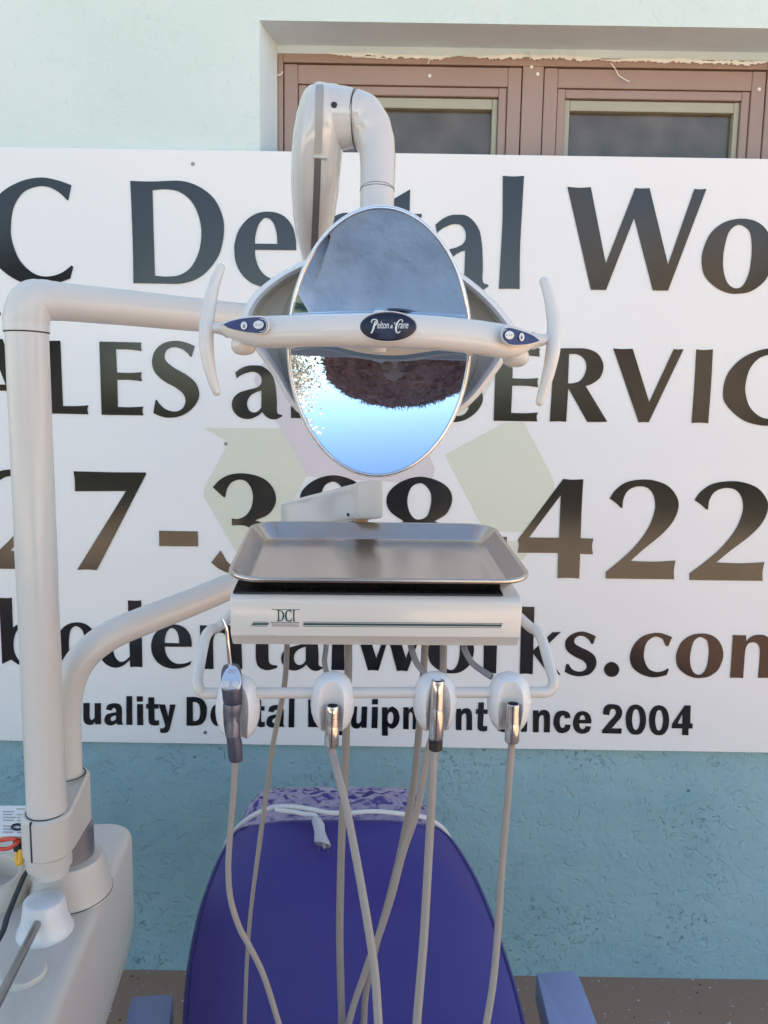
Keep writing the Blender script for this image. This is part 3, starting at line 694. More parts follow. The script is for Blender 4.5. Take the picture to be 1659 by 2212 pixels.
tube(bm, [gc+(P4[1]-P4[0]).normalized()*.0075*math.cos(t)+(P4[0]-P4[3]).normalized()*.0075*math.sin(t)+up_ for t in [k*math.pi/12 for k in range(25)]], .0018, seg=8, caps=False); obj('grommet', bm, M['rubber'], vb)
bm = NB(); lathe(bm, [(.0085, 0), (.0085, .016), (.007, .018), (.007, .022), (0, .022)], pd(43, 1834, 1.03), (0, 0, 1), 16); obj('fitting', bm, M['rubber'], vb)
for pts in ([(-30, 1822), (0, 1816), (22, 1812), (36, 1813)], [(-30, 1828), (0, 1834), (20, 1832), (34, 1824), (40, 1818)]):
    bm = NB(); tube(bm, cr([pd(a, b, 1.025-.004*i) for i, (a, b) in enumerate(pts)], 6), .0028, seg=12); obj('red_tube', bm, M['red'], vb)
bm = NB(); tube(bm, cr([pd(46, 1836, 1.0), pd(46, 1850, .995), pd(45, 1861, .992), pd(41, 1864, .992), pd(38, 1858, .994), pd(38, 1842, 1.0)], 6), .0042, seg=14); obj('yellow_elbow', bm, M['yellow'], vb)

# ------------------------------------------------------------------ delivery arm with the control head
ARM_R = .0218
du = thing('delivery_arm', 'pale swing arm bending right to the control head with its holder bar', 'dental unit', (pr.x, pr.y, zb))
pz0 = pd(141.5, 1560, 1.075).z
arm = [V((pr.x, pr.y, zb+.004)), V((pr.x, pr.y, zb+.1)), V((pr.x, pr.y, pz0-.02)), V((pr.x, pr.y, pz0))]
arm += [pd(144.5, 1508, 1.076), pd(158, 1456, 1.080), pd(183, 1416, 1.088), pd(218, 1385.5, 1.10), pd(258, 1362.5, 1.118), pd(314, 1340, 1.145), pd(410, 1303, 1.20), pd(489, 1270, 1.25), pd(570, 1238, 1.31), pd(640, 1212, 1.36)]
bm = NB(); tube(bm, cr(arm, 6), ARM_R, seg=32); obj('arm_tube', bm, M['beige'], du)
pv = pd(640, 1212, 1.36)
bm = NB(); lathe(bm, [(.028, -.05), (.030, -.046), (.030, .05), (.026, .055), (0, .056)], pv, seg=32); obj('pivot', bm, M['beige_m'], du)
# flex arm coming forward to the shaft above the control head
A4 = [pa(767, 1043, 1.12), pa(767, 1121, 1.12), pa(819, 1120, 1.12), pa(819, 1039, 1.12)]
B4 = [pa(607, 1086, 1.40), pa(607, 1150, 1.40), pa(650, 1150, 1.40), pa(650, 1076, 1.40)]
def rquad(Q, r=.22, n=5):
    out = []
    for i in range(4):
        p, a, b = Q[i], Q[i-1], Q[(i+1) % 4]
        s = p+(a-p)*r; e = p+(b-p)*r*((a-p).length/(b-p).length if (b-p).length > (a-p).length else 1)
        for k in range(n+1):
            t = k/n; out.append(s*(1-t)**2+p*2*t*(1-t)+e*t*t)
    return out
ra, rb = rquad(A4, .16), rquad(B4, .16)
bm = NB(); loft(bm, [rb]+[[b+(a-b)*t for a, b in zip(ra, rb)] for t in (.25, .5, .75, .985)]); obj('flex_arm', bm, M['glossy'], du)
ca = sum(ra, V((0, 0, 0)))/len(ra); fo = (ra[0]-rb[0]).normalized()
bm = NB(); loft(bm, [[p-fo*.004+(p-ca)*.02 for p in ra], [p+fo*.010+(p-ca)*.02 for p in ra], [p+fo*.0125-(p-ca)*.02 for p in ra], [p+fo*.0135-(p-ca)*.10 for p in ra]]); obj('end_cap', bm, M['beige_m'], du)
bm = NB(); lathe(bm, [(0, -.001), (.0026, -.001), (.0026, .001), (.0016, .0012), (.0014, 0), (0, 0)], pa(752, 1112, 1.125), (-.85, -.5, 0), 12); obj('arm_screw', bm, M['seam'], du)
bm = NB(); sh = pd(780, 1121, 1.13)
lathe(bm, [(.0105, -.075), (.0105, .004)], sh, seg=24); obj('shaft', bm, M['orange'], du)

HO = pd(814.5, 1340, .865)
HM = Matrix.Translation(HO) @ Matrix.Rotation(R_(2.6), 4, 'Z') @ Matrix.Rotation(R_(6), 4, 'X') @ Matrix.Rotation(R_(.25), 4, 'Y')
H = lambda x, y, z: HM @ V((x, y, z))
HW, HH, HD = .1685, .0275, .275
HB = .0355
prof = [(.016, -HB), (.0105, -HB+.0008), (.0015, -.0210), (.0002, -.0198), (.0, -.018), (0, .0205), (.0012, .0232), (.0050, .0265), (.008, HH), (HD-.01, HH), (HD-.002, HH-.003), (HD, HH-.01), (HD, -HB+.01), (HD-.01, -HB)]
cy_, cz_ = HD/2, 0
bm = NB()
def hl(x, s): return [H(x, cy_+(y-cy_)*(1-s/HD*2), cz_+(z-cz_)*(1-s/HH)) for y, z in prof]
loft(bm, [hl(-HW, .0022), hl(-HW+.0007, .0008), hl(-HW+.0022, 0), hl(HW-.0022, 0), hl(HW-.0007, .0008), hl(HW, .0022)])
head = obj('control_head', bm, M['plastic'], du, angle=30)
# front print: stripe and letters, sitting on the front face
def fx(u): return (u-814.5)*.865/1661
def fzv(v): return (1340-v)*.865/1661
def hslab(bm, pts, y=-.0004, th=.0006):
    loft(bm, [[H(x, y, z) for x, z in pts], [H(x, y+th, z) for x, z in pts]])
def hrect(bm, u0, u1, v0, v1, slant=0): hslab(bm, [(fx(u0), fzv(v1)), (fx(u1), fzv(v1)), (fx(u1+slant), fzv(v0)), (fx(u0+slant), fzv(v0))])
bm = NB()
hrect(bm, 538, 573.5, 1348.5, 1352.8, 3); hrect(bm, 651, 1093, 1347.6, 1352.4, 1.5)
for (a, b, y) in ((541, 574, 1345.5), (536, 573, 1354.8), (651, 1095.5, 1344.6), (651, 1093, 1354.6), (582, 644, 1315.7), (580, 643, 1346), (582, 643, 1354.4)): hrect(bm, a, b, y, y+1.1)
stp = obj('stripe', bm, M['teal_ink'], head, smooth=False)
def lbl(zs): x0, y0, k = (700, 2350, 2.07375); return smooth([(((x0+a/k)/Fq), ((y0+b/k)/Fq), c) for a, b, c in parse(zs)], 5)
dci = [lbl("790,107* 815,107 838,118 852,140 852,170 838,195 815,206 790,206* 790,203* 800,198* 800,115* 790,110*"), lbl("811,112* 828,120 838,140 838,170 828,195 811,201*"),
       lbl("912,110* 912,138* 905,122 893,113 882,118 874,140 874,172 882,195 895,200 906,192 912,175* 914,178* 913,203* 893,208 872,200 860,175 860,140 872,115 893,105"),
       lbl("922,107* 944,107* 944,110* 938,115* 938,199* 944,203* 944,206* 922,206* 922,203* 927,199* 927,115* 922,110*")]
me = flat_mesh([[(fx(a), fzv(b)) for a, b in c] for c in dci], .0002)
for v in me.vertices: v.co = H(v.co.x, -.0003-v.co.z, v.co.y)
obj('logo', merge([me]), M['teal_ink'], head, smooth=False)
me = text_mesh('EQUIPMENT', 0, .0002); xs = [v.co.x for v in me.vertices]; a0, a1 = min(xs), max(xs)
def spread(me, u0, u1, v0, cap):
    for v in me.vertices: v.co = H(fx(u0+(v.co.x-a0)/(a1-a0)*(u1-u0)), -.0003-v.co.z, fzv(v0)+v.co.y/.73*cap*.865/1661)
spread(me, 583, 642, 1352.6, 4); obj('lettering', merge([me]), M['grey_ink'], head, smooth=False)
# holder bar
bar = [H(-HW+.02, .05, -.006), H(-HW+.002, .045, -.006), pd(472, 1354, .895), pd(455, 1361, .885), pd(443, 1379, .872), pd(434, 1421.5, .85), pd(427, 1465, .832), pd(429.5, 1487, .825), pd(440, 1496, 0.8265), pd(471, 1497.5, 0.8265),
       pd(700, 1496.5, 0.8305), pd(930, 1496, 0.8345), pd(1150, 1495.5, 0.8405), pd(1176, 1495, 0.8425), pd(1191, 1488, 0.8445), pd(1196, 1470, .846), pd(1190, 1448, .856), pd(1181, 1416, .872), pd(1171, 1382, .888), pd(1159, 1363, .898), pd(1145, 1354.5, .905), H(HW-.002, .05, -.006), H(HW-.02, .055, -.006)]
bm = NB(); tube(bm, cr(bar, 7), .0062, seg=20); obj('holder_bar', bm, M['beige'], du)
# one egg shaped holder with a slanted bore and an open front, copied four times
bm = NB()
lathe(bm, [(0, .0315), (.0075, .0305), (.0135, .0275), (.0180, .0220), (.0208, .0140), (.0222, .0040), (.0226, -.004), (.0218, -.012), (.0196, -.0200), (.0160, -.0275), (.0125, -.0310), (.0110, -.0318), (0, -.0318)], (0, 0, 0), seg=64)
for v in bm.verts: v.co.y *= 1.05
eggo = obj('egg', bm, M['white'])
bm = NB(); ax = (V((0, -.0085, -.045))-V((0, -.030, .026))); L_ = ax.length
lathe(bm, [(0, -.02), (.0172, -.02), (.0156, 0), (.0118, L_*.55), (.0095, L_), (.0095, L_+.02), (0, L_+.02)], (0, -.030, .026), ax, 48); c1 = obj('cut', bm, M['white'])
bm = NB(); bounds(bm, (-.0082, -.06, -.06), (.0082, -.0095, -.0015)); c2 = obj('cut', bm, M['white'])
for c in (c1, c2):
    md = eggo.modifiers.new('b', 'BOOLEAN'); md.object = c; md.operation = 'DIFFERENCE'; md.solver = 'EXACT'
bv = eggo.modifiers.new('bev', 'BEVEL'); bv.width = .0009; bv.segments = 2; bv.limit_method = 'ANGLE'; bv.angle_limit = R_(38)
hm = evaluated(eggo)
for o in (eggo, c1, c2): bpy.data.objects.remove(o)
HP = [(514, 1525, .829), (718.6, 1513, .832), (939.7, 1513, .836), (1099.7, 1513, .840)]
HC = []
base = base_of(du)
hm.materials.clear(); hm.materials.append(M['white'])
for p in hm.polygons: p.use_smooth = True
hm.set_sharp_from_angle(angle=R_(30))
for i, (u, v, Y) in enumerate(HP):
    c = pd(u, v, Y); HC.append(c)
    o = bpy.data.objects.new('holder', hm); COL.objects.link(o); o.parent = du; o.location = c-base
    o.rotation_euler = (0, 0, R_((4, 0, 6, -5)[i])); o.scale = (1.10, 1.08, (1.12, 1.04, 1.04, 1.04)[i])
# plugs under the head that the hoses come out of
for (x, y) in ((fx(737), .06), (fx(885), .05), (fx(1006), .045)):
    bm = NB(); lathe(bm, [(.0085, .002), (.0085, -.006), (.0065, -.010), (0, -.010)], H(x, y, -HB), (HM.to_3x3() @ V((0, 0, 1))), 20); obj('hose_socket', bm, M['plastic'], du)

# ------------------------------------------------------------------ mat and tray
mt = thing('rubber_mat', 'black ribbed rubber mat under the steel tray', 'mat', H(0, .13, HH))
bm = NB(); n = 150; xa, xb = -.1655, .1465; up_l, lo_l = [], []
for i in range(n*2+1):
    x = xa+(xb-xa)*i/(n*2); z = HH+.0012+(.0018 if (i//1) % 2 == 0 else .0008)
    up_l.append((x, z))
A_ = [H(x, .0085, z) for x, z in up_l]; B_ = [H(x, .262, z) for x, z in up_l]
A0 = [H(x, .0075, HH+.0006) for x, z in up_l]; B0 = [H(x, .263, HH+.0006) for x, z in up_l]
ri = [[bm.verts.new(p) for p in L] for L in (A0, A_, B_, B0)]
for a, b in zip(ri, ri[1:]+ri[:1]):
    for k in range(n*2): bm.faces.new((a[k], a[k+1], b[k+1], b[k]))
obj('ribbed_sheet', bm, M['rubber'], mt, smooth=False)
tr = thing('instrument_tray', 'empty stainless steel tray with rounded corners on the control head', 'tray', H(0, .13, HH+.004))
bm = NB(); TW, TD, TZ = .3550, .266, HH+.0036
TX, TY = .0030, -.0045+TD/2
TM = HM @ Matrix.Translation((TX, TY, TZ)) @ Matrix.Rotation(R_(.3), 4, 'Z')
tp = [(-.040, .0), (-.0245, .0), (-.0225, .0008), (-.0205, .0030), (-.0068, .0172), (-.0058, .0186), (-.0045, .0200), (-.0028, .0208), (-.0012, .0205), (-.0002, .0192), (0, .0172), (-.0006, .0154), (-.0024, .0148), (-.0085, .0146), (-.0215, .0010), (-.0235, -.0008), (-.026, -.0012), (-.040, -.0012)]
loops = [[TM @ V((x, y, z)) for x, y in rrect(TW+2*i, TD+2*i, max(.012, .041+i*.75), 10)] for i, z in tp]
loft(bm, loops, cap=True); obj('pan', bm, M['steel'], tr, angle=50)

# ------------------------------------------------------------------ hoses and handpieces
def hose(pts, r, m, parent=None, name='hose', n=7, seg=16, flat=1):
    rr = [k*.93 for k in (r if isinstance(r, list) else [r]*len(pts))]
    P, q = cr([p if isinstance(p, V) else pd(*p) for p in pts], n, rad=rr)
    bm = NB(); tube(bm, P, q, seg=seg, flat=flat); return obj(name, bm, m, parent)
def z5(x, y, Y): return pd((700+x/1.185)/Fq, (2950+y/1.185)/Fq, Y)      # crop of the lower middle
def z7(x, y, Y): return pd((700+x/2.07375)/Fq, (2350+y/2.07375)/Fq, Y)
def z8(x, y, Y): return pd((1450+x/2.07375)/Fq, (2350+y/2.07375)/Fq, Y)

YH = .8155
def stack(parent, name, m, a, b, prof, seg=32):
    """profile (radius, fraction along a->b)"""
    bm = NB(); ax = b-a; L = ax.length; lathe(bm, [(r, t*L) for r, t in prof], a, ax, seg); return obj(name, bm, m, parent, angle=28)
G_ = 'metal handpiece couplings with hoses in the holders'
def coupling(label, top, bot, r, lower, black, grooves=True):
    t = thing('handpiece_coupling', label, 'handpiece', (top+bot)/2, G_)
    pr_ = [(0, .12), (r*.78, .12), (r*.80, .0), (r*.96, 0), (r, .012)]
    if grooves:
        for k in (.16, .22, .28): pr_ += [(r, k), (r*.95, k+.006), (r*.95, k+.018), (r, k+.024)]
    else: pr_ += [(r, .2)]
    pr_ += [(r, .46), (r*.94, .468), (r*.94, .474), (r*1.03, .482), (r*1.07, .6), (r*1.10, .93), (r*1.0, .985), (r*.9, 1.0)]
    stack(t, 'barrel', M['nickel'], top, bot, pr_)
    stack(t, 'bore', M['dark'], top, bot, [(0, .02), (r*.76, .02), (r*.76, .05), (0, .06)])
    if black: stack(t, 'end_ring', M['rubber'], bot, bot+(bot-top).normalized()*.012, [(r*.9, 0), (r*1.02, .05), (r*1.02, .9), (r*.85, 1)])
    return t
t1 = z7(1264, 888, YH); b1 = z7(1256, 1222, YH)
h = coupling('short metal coupling in the holder between the syringe and the tall coupling', t1, b1, .0074, None, False)
hose([b1+(t1-b1)*.1, b1, z5(722, 20, .815), z5(748, 120, .80), z5(790, 290, .785), z5(842, 560, .76), z5(892, 850, .735), z5(920, 1050, .72), z5(936, 1282, .70), z5(940, 1420, .69)], .0048, M['hose'], h)
t2 = z8(570, 682, YH+.003); b2 = z8(552, 1165, YH+.003)
h = coupling('tall metal coupling with a black end ring rising above its holder', t2, b2, .0076, None, True, False)
hose([b2, b2+(b2-t2)*.2, z5(1193, 30, .815), z5(1186, 200, .81), z5(1170, 500, .80), z5(1150, 850, .775), z5(1130, 1100, .755), z5(1115, 1282, .74), z5(1108, 1420, .73)], .0051, M['hose'], h)
t3 = z8(1183, 872, YH+.006); b3 = z8(1172, 1187, YH+.006)
h = coupling('short metal coupling in the rightmost holder with a hose hanging past the chair edge', t3, b3, .0074, None, False)
hose([b3+(t3-b3)*.1, b3, z5(1556, 0, .825), z5(1541, 200, .82), z5(1516, 500, .815), z5(1500, 750, .805), z5(1490, 900, .795), z5(1470, 1100, .78), z5(1440, 1282, .765), z5(1418, 1420, .76)], .0044, M['hose'], h)

# air water syringe
sy = thing('air_water_syringe', 'dark grey syringe with a bent chrome nozzle in the leftmost holder', 'syringe', z7(445, 900, YH))
def sl_(rows, name, m, Y=YH-.004):
    bm = NB(); loops = []
    for (zx, zy, a, b, dy) in rows:
        c = z7(zx, zy, Y+dy); loops.append([c+V((math.cos(2*math.pi*k/28)*a, math.sin(2*math.pi*k/28)*b, 0)) for k in range(28)])
    loft(bm, loops); return obj(name, bm, m, sy)
hd_ = sl_([(437, 556, .004, .004, .006), (437, 562, .0085, .0075, .006), (437, 590, .0104, .0085, .005), (438, 640, .0113, .0098, .004), (440, 690, .0114, .0118, .002), (443, 735, .0114, .0122, .001), (446, 800, .0110, .0112, .0), (448, 850, .0104, .0104, 0), (449, 862, .0098, .0098, 0)], 'head', M['syringe_d'])
sl_([(449, 864, .0103, .0103, 0), (449, 868, .0106, .0105, 0), (447, 940, .0090, .0092, 0), (446, 1010, .0076, .0080, 0), (448, 1015, .0079, .0082, 0), (450, 1128, .0078, .0082, 0)], 'handle', M['syringe'])
sl_([(452, 1130, .0074, .0075, 0), (462, 1180, .0083, .0083, 0), (470, 1300, .0080, .0080, 0), (476, 1334, .0074, .0074, 0), (478, 1342, .005, .005, 0)], 'sleeve', M['syringe_d'])
# slanted light face with two buttons
fc = z7(440, 655, YH-.0165); fn = V((.03, -.80, .60)).normalized(); fx_ = V((1, 0, 0)); fx_ = (fx_-fn*fx_.dot(fn)).normalized(); fy_ = fn.cross(fx_)*1.0
if fy_.z < 0: fy_ = -fy_
fo_ = smooth([(x, y, False) for x, y in ((-.0020, .0125), (-.0065, .0085), (-.0098, .001), (-.0104, -.007), (-.008, -.0125), (0, -.0138), (.008, -.0125), (.0104, -.007), (.0098, .001), (.0065, .0085), (.0020, .0125))], 4)
bm = NB(); loft(bm, [[fc-fn*.006+fx_*x+fy_*y for x, y in fo_], [fc+fx_*x+fy_*y for x, y in fo_], [fc+fn*.0006+fx_*x*.95+fy_*y*.95 for x, y in fo_]])
face = obj('button_face', bm, mat('face_pale_anodised', (.60, .66, .78), rough=.28, metal=.6), sy)
for sx in (-.0048, .0048):
    bm = NB(); disc(bm, fc+fx_*sx+fy_*-.0085, fn, .0042, .0026, 24); obj('button', bm, M['cord'], face)
me = text_mesh('DCI', .005, .0002, .25); xs = [v.co.x for v in me.vertices]; a0, a1 = min(xs), max(xs)
for v in me.vertices: v.co = fc+fn*(.0008+v.co.z)+fx_*((v.co.x-a0)/(a1-a0)*.0085-.0042)+fy_*(v.co.y*.0062+.0040)
obj('lettering', merge([me]), M['grey_ink'], face, smooth=False)
nz = [z7(362, 182, .806), z7(382, 222, .806), z7(397, 262, .806), z7(405, 330, .807), z7(414, 430, .808), z7(426, 560, .811), z7(428, 580, .811)]
bm = NB(); P_, r_ = cr(nz, 6, rad=[.0017, .0017, .0018, .0020, .0022, .0024, .0024]); tube(bm, P_, r_, seg=14); obj('nozzle', bm, M['chrome'], sy)
hose([z7(476, 1330, YH-.004), z5(268, 60, .812), z5(260, 200, .812), z5(244, 400, .812), z5(236, 560, .812), z5(247, 700, .812), z5(287, 830, .81), z5(335, 920, .81), z5(402, 1060, .81), z5(472, 1282, .81), z5(510, 1420, .81)], .0036, M['hose'], sy)

# supply hoses hanging down behind the holder bar
GH = 'supply hoses hanging from the control head'
def supply(label, pts, r, m, flat=1):
    P0 = pts[0]
    o = hose(pts, r, m, None, 'supply_hose', flat=flat); tag(o, label, 'hose', GH); return o
def z6(x, y, Y): return pd((850+x/1.8433)/Fq, (2450+y/1.8433)/Fq, Y)
supply('thin ribbed hose dropping behind the bar between the syringe and the next holder', [z6(520, 120, .93), z6(516, 172, .93), z6(496, 465, .93), z5(440, 0, .93), z5(414, 200, .93), z5(384, 420, .93), z5(347, 700, .93), z5(328, 900, .93), z5(318, 1100, .93), z5(312, 1282, .93), z5(310, 1420, .93)], [.0038]*3+[.0034]*3+[.0029]*5, M['hose_g'])
supply('straight pale hose hanging vertically beside the second holder', [z6(962, 120, .93), z6(962, 172, .93), z6(960, 400, .93), z5(783, 0, .93), z5(776, 200, .93), z5(765, 400, .93), z5(758, 700, .93), z5(756, 900, .93), z5(765, 1282, .93), z5(768, 1420, .93)], .0053, M['hose_g'])
supply('dark hose hanging behind the tall coupling and slanting down to the left', [z8(462, 340, .95), z8(462, 400, .95), z8(452, 600, .95), z8(425, 960, .95), z5(1118, 0, .95), z5(1096, 200, .95), z5(1062, 370, .95), z5(1035, 500, .95), z5(985, 700, .955), z5(935, 880, .96), z5(880, 1120, .96), z5(868, 1282, .96), z5(866, 1420, .96)], .0050, M['hose_g'], .8)
supply('flat pale hose slanting down left across the chair behind the thick hose', [z8(615, 340, .92), z8(615, 400, .92), z8(608, 640, .92), z8(560, 1000, .92), z5(1165, 20, .92), z5(1115, 290, .92), z5(1052, 480, .92), z5(1000, 680, .92), z5(945, 850, .92), z5(905, 950, .92), z5(860, 1080, .92), z5(825, 1180, .92), z5(797, 1282, .92), z5(770, 1420, .92)], .0048, M['hose'], .8)
for lab, pts, r in (('short curved hose running from the head into the second holder', [z7(1212, 380, .895), z7(1208, 440, .89), z7(1198, 520, .875), z7(1210, 600, .86), z7(1225, 660, .85)], .0035),
                    ('short curved hose running from its socket to the tall coupling holder', [z8(345, 395, .90), z8(362, 450, .89), z8(395, 540, .875), z8(450, 610, .86), z8(480, 650, .852)], .0040),
                    ('short curved hose running from its socket to the rightmost holder', [z8(780, 395, .90), z8(795, 450, .89), z8(850, 540, .878), z8(940, 610, .862), z8(1010, 655, .855)], .0040)):
    o = hose(pts, r, M['hose_g'], None, 'holder_hose'); tag(o, lab, 'hose', 'short hoses between the head and the holders')
# ------------------------------------------------------------------ dental light
dl = thing('dental_light', 'dental lamp on a tall post with oval mirror and handle bar', 'dental lamp', (PX, 1.0, zb-.03))
ztopc = pd(56.5, 719, 1.0).z
bm = NB(); lathe(bm, [(.0255, zb-.03), (.0260, zb-.028), (.0260, ztopc)], (PX, 1.0, 0), seg=48); obj('post', bm, M['beige'], dl)
zc = pd(60, 652, 1.0).z
bm = NB()
boom = [V((PX, 1.0, ztopc+.0012)), V((PX, 1.0, ztopc+.018)), V((PX, 1.0, zc-.026)), V((PX+.003, 1.0, zc-.010)), pd(70, 653, 1.003), pd(86, 648.5, 1.010), pd(108, 649.5, 1.022), pd(134, 652, 1.036), pd(268, 664.5, 1.107), pd(432, 681, 1.19), pd(560, 693, 1.26), pd(640, 700, 1.305)]
tube(bm, cr(boom, 6), [.0276]*6*2+[.0276]*6+[.0272]*6+[.0266]*6+[.0258]*6+[.0252]*6+[.0246]*6*4+[.0246], seg=36); obj('boom', bm, M['beige'], dl)
bm = NB()
def ringseam(c, r, ax, t=.0007):
    a = V(ax).normalized(); x = a.orthogonal().normalized(); y = a.cross(x)
    tube(bm, [V(c)+(x*math.cos(k*math.pi/24)+y*math.sin(k*math.pi/24))*r for k in range(49)], t, seg=6, caps=False)
ringseam((PX, 1.0, ztopc+.0004), .0264, (0, 0, 1), .0009)
obj('seam', bm, M['seam'], dl); bm = NB()
lathe(bm, [(0, 0), (.0022, 0), (.0022, .0012), (0, .0012)], pd(15.0, 681, 1.0)+V((-.0016, -.0128, 0)), (-.86, -.5, 0), 12)
obj('screw_hole', bm, M['seam'], dl)
# flex arm: leaf shaped shell seen end on, with a grey centre stripe
rows = [(181.5, 674, 702, .866, .020), (185, 666, 716, .866, .029), (195, 657, 730, .867, .0345), (215, 648.5, 738, .868, .038), (245, 640.5, 742, .871, .040), (285, 633.5, 742, .877, .040), (330, 629.5, 740, .886, .038), (375, 628, 736, .900, .036), (420, 629.5, 731, .918, .036), (465, 633, 724, .945, .036), (510, 640, 714, .98, .035), (550, 650, 702, 1.03, .033), (585, 658, 700, 1.09, .032), (640, 668, 702, 1.18, .031), (700, 676, 706, 1.29, .031)]
bm = NB(); loops = []
for (v, a, b, D, hd) in rows:
    c = pa((a+b)/2, v, D); hw = (b-a)/2*D/FOC
    loops.append([pa((a+b)/2+(b-a)/2*abs(math.cos(t))**.85*math.copysign(1, math.cos(t)), v, D+math.sin(t)*hd) for t in [2*math.pi*k/40 for k in range(40)]])
loft(bm, loops); obj('flex_arm', bm, M['glossy'], dl)
st_u = {181.5: (681.5, 699), 185: (681.5, 699.5), 195: (681.5, 700), 215: (681, 699.5), 245: (680.5, 699), 285: (680, 697.5), 330: (678, 695.5), 375: (677, 694), 420: (675.5, 692.5), 465: (673.5, 690.5), 510: (671.5, 688.5), 550: (669.5, 686.5), 585: (668, 685)}
for nm, sel, m in (('stripe', lambda v: v <= 335, M['stripe']), ('slot', lambda v: v >= 335, mat('slot_dark_grey', (.13, .12, .115), rough=.5))):
    bm = NB(); loops = []
    vs = [v for v in st_u if sel(v)]
    if nm == 'slot': vs = [341]+vs
    for v in vs:
        r0 = [r for r in rows if r[0] <= v][-1]; r1 = ([r for r in rows if r[0] > v] or [r0])[0]
        f = 0 if r1 is r0 else (v-r0[0])/(r1[0]-r0[0])
        D = r0[3]+(r1[3]-r0[3])*f; hd = r0[4]+(r1[4]-r0[4])*f
        a, b = st_u.get(v, (678, 695))
        o_ = .0012 if nm == 'stripe' else .0008
        dd = D-hd-o_
        L = [pa(a, v, dd+.0035), pa(a+1.5, v, dd), pa(b-1.5, v, dd), pa(b, v, dd+.0035), pa(b, v, dd+.012), pa(a, v, dd+.012)]
        loops.append(L)
    loft(bm, loops); obj(nm, bm, m, dl)
bm = NB(); L = [pa(677, 336.2, .848), pa(705, 337.2, .848), pa(705, 340.6, .848), pa(677, 339.6, .848)]
loft(bm, [L, [p+FW*.012 for p in L]]); obj('clip', bm, M['glossy'], dl, smooth=False)
# fat collar and elbow turning down to the lamp head
cc_ = [(694, 257, 71, .872), (718, 256, 67, .868), (742, 256, 62.5, .866), (766.5, 257, 58.5, .864)]
def fatloft(stn, vert=1.0):
    bm = NB(); P = [pa(a, b, D) for a, b, r, D in stn]; rr = [r*D/FOC for a, b, r, D in stn]
    P, rr = cr(P, 6, rad=rr); tube(bm, P, rr, seg=48); return bm
obj('collar', fatloft(cc_), M['glossy'], dl)
el_ = [(767.6, 257, 58, .864), (780, 260, 55, .863), (797, 277, 48.5, .861), (809.5, 303, 42.5, .859), (815, 331, 39, .857), (816, 369, 38, .856), (815, 411.5, 37.4, .853)]
obj('elbow', fatloft(el_), M['glossy'], dl)
nk_ = [(815, 413, 37.2, .853), (814, 450, 36.6, .850), (815, 510, 37, .840), (817, 580, 38, .825)]
obj('neck', fatloft(nk_), M['glossy'], dl)
bm = NB()
lathe(bm, [(0, -.003), (.0033, -.003), (.0033, .0006), (.0026, .0009), (0, .0009)], pa(721.6, 226, .8335), (0, -.95, .30), 16); obj('screw_hole', bm, M['seam'], dl); bm = NB()
lathe(bm, [(0, 0), (.0013, 0), (.0013, .0006), (0, .0006)], pa(787, 375.8, .8455), (-.4, -1, 0), 12); obj('screw_hole', bm, M['seam'], dl); bm = NB()
ringseam(pa(815, 412.3, .853), 37.3*.853/FOC, (0, .1, 1), .00042); obj('seam', bm, M['seam'], dl); bm = NB()
a_ = (pa(780, 257, .863)-pa(760, 257, .864)); ringseam(pa(767, 257, .864), 58.2*.864/FOC, a_, .00045)
obj('seam', bm, M['seam'], dl)

# lamp head shell
out_ = [(519, 692), (541, 643), (588, 600), (650, 566), (730, 541), (818, 533), (910, 546), (985, 582), (1050, 632), (1096, 682), (1113, 716), (1094, 772), (1063, 818), (1028, 862), (985, 896), (905, 932), (818, 946), (725, 926), (640, 888), (592, 815), (560, 768), (530, 728)]
OL = cr([V((a, b, 0)) for a, b in out_], 5, closed=True)
def lp(s, D, cx=818, cy=733):
    return [pa(cx+(p.x-cx)*s, cy+(p.y-cy)*s, D) for p in OL]
hs = dl
bm = NB(); loft(bm, [lp(.30, 0.8800), lp(.55, 0.8730), lp(.75, 0.8530), lp(.90, 0.8200), lp(.985, 0.7870), lp(1.0, 0.7690), lp(.997, 0.7570), lp(.983, 0.7490), lp(.958, 0.7450), lp(.930, 0.7480), lp(.910, 0.7570), lp(.905, 0.7640)], ends=(1, 0)); obj('shell', bm, M['white'], hs)
bm = NB(); loft(bm, [lp(.907, 0.7625), lp(.88, 0.7690), lp(.83, 0.7730), lp(.76, 0.7760), lp(.62, 0.7790), lp(.3, 0.7800)], ends=(0, 1)); obj('liner', bm, M['taupe'], hs)
bm = NB()                                         # inner disc and joint behind the mirror
for s0, s1, D0 in ((.80, .66, .7545),):
    el = [(x*1.0, y) for x, y in ellipse(218, 212, 72)]
    loft(bm, [[pa(818+x, 738+y, 0.7800) for x, y in el], [pa(818+x, 738+y, 0.7700) for x, y in el], [pa(818+x*.985, 738+y*.985, 0.7685) for x, y in el], [pa(818+x*.80, 738+y*.80, 0.7672) for x, y in el]])
obj('back_plate', bm, M['greyplastic'], hs)
bm = NB()
for pts in ([(656, 636), (646, 668), (640, 700)], [(1003, 640), (990, 676), (985, 700)], [(651, 838), (633, 880), (628, 886)], [(992, 838), (1008, 872), (1012, 880)], [(655, 770), (648, 810), (640, 850), (632, 880)], [(985, 770), (990, 815), (1000, 850), (1010, 872)]):
    bm = NB(); tube(bm, cr([pa(a, b, .7668) for a, b in pts], 5), .0007, seg=6); obj('seam', bm, M['seam'], hs)

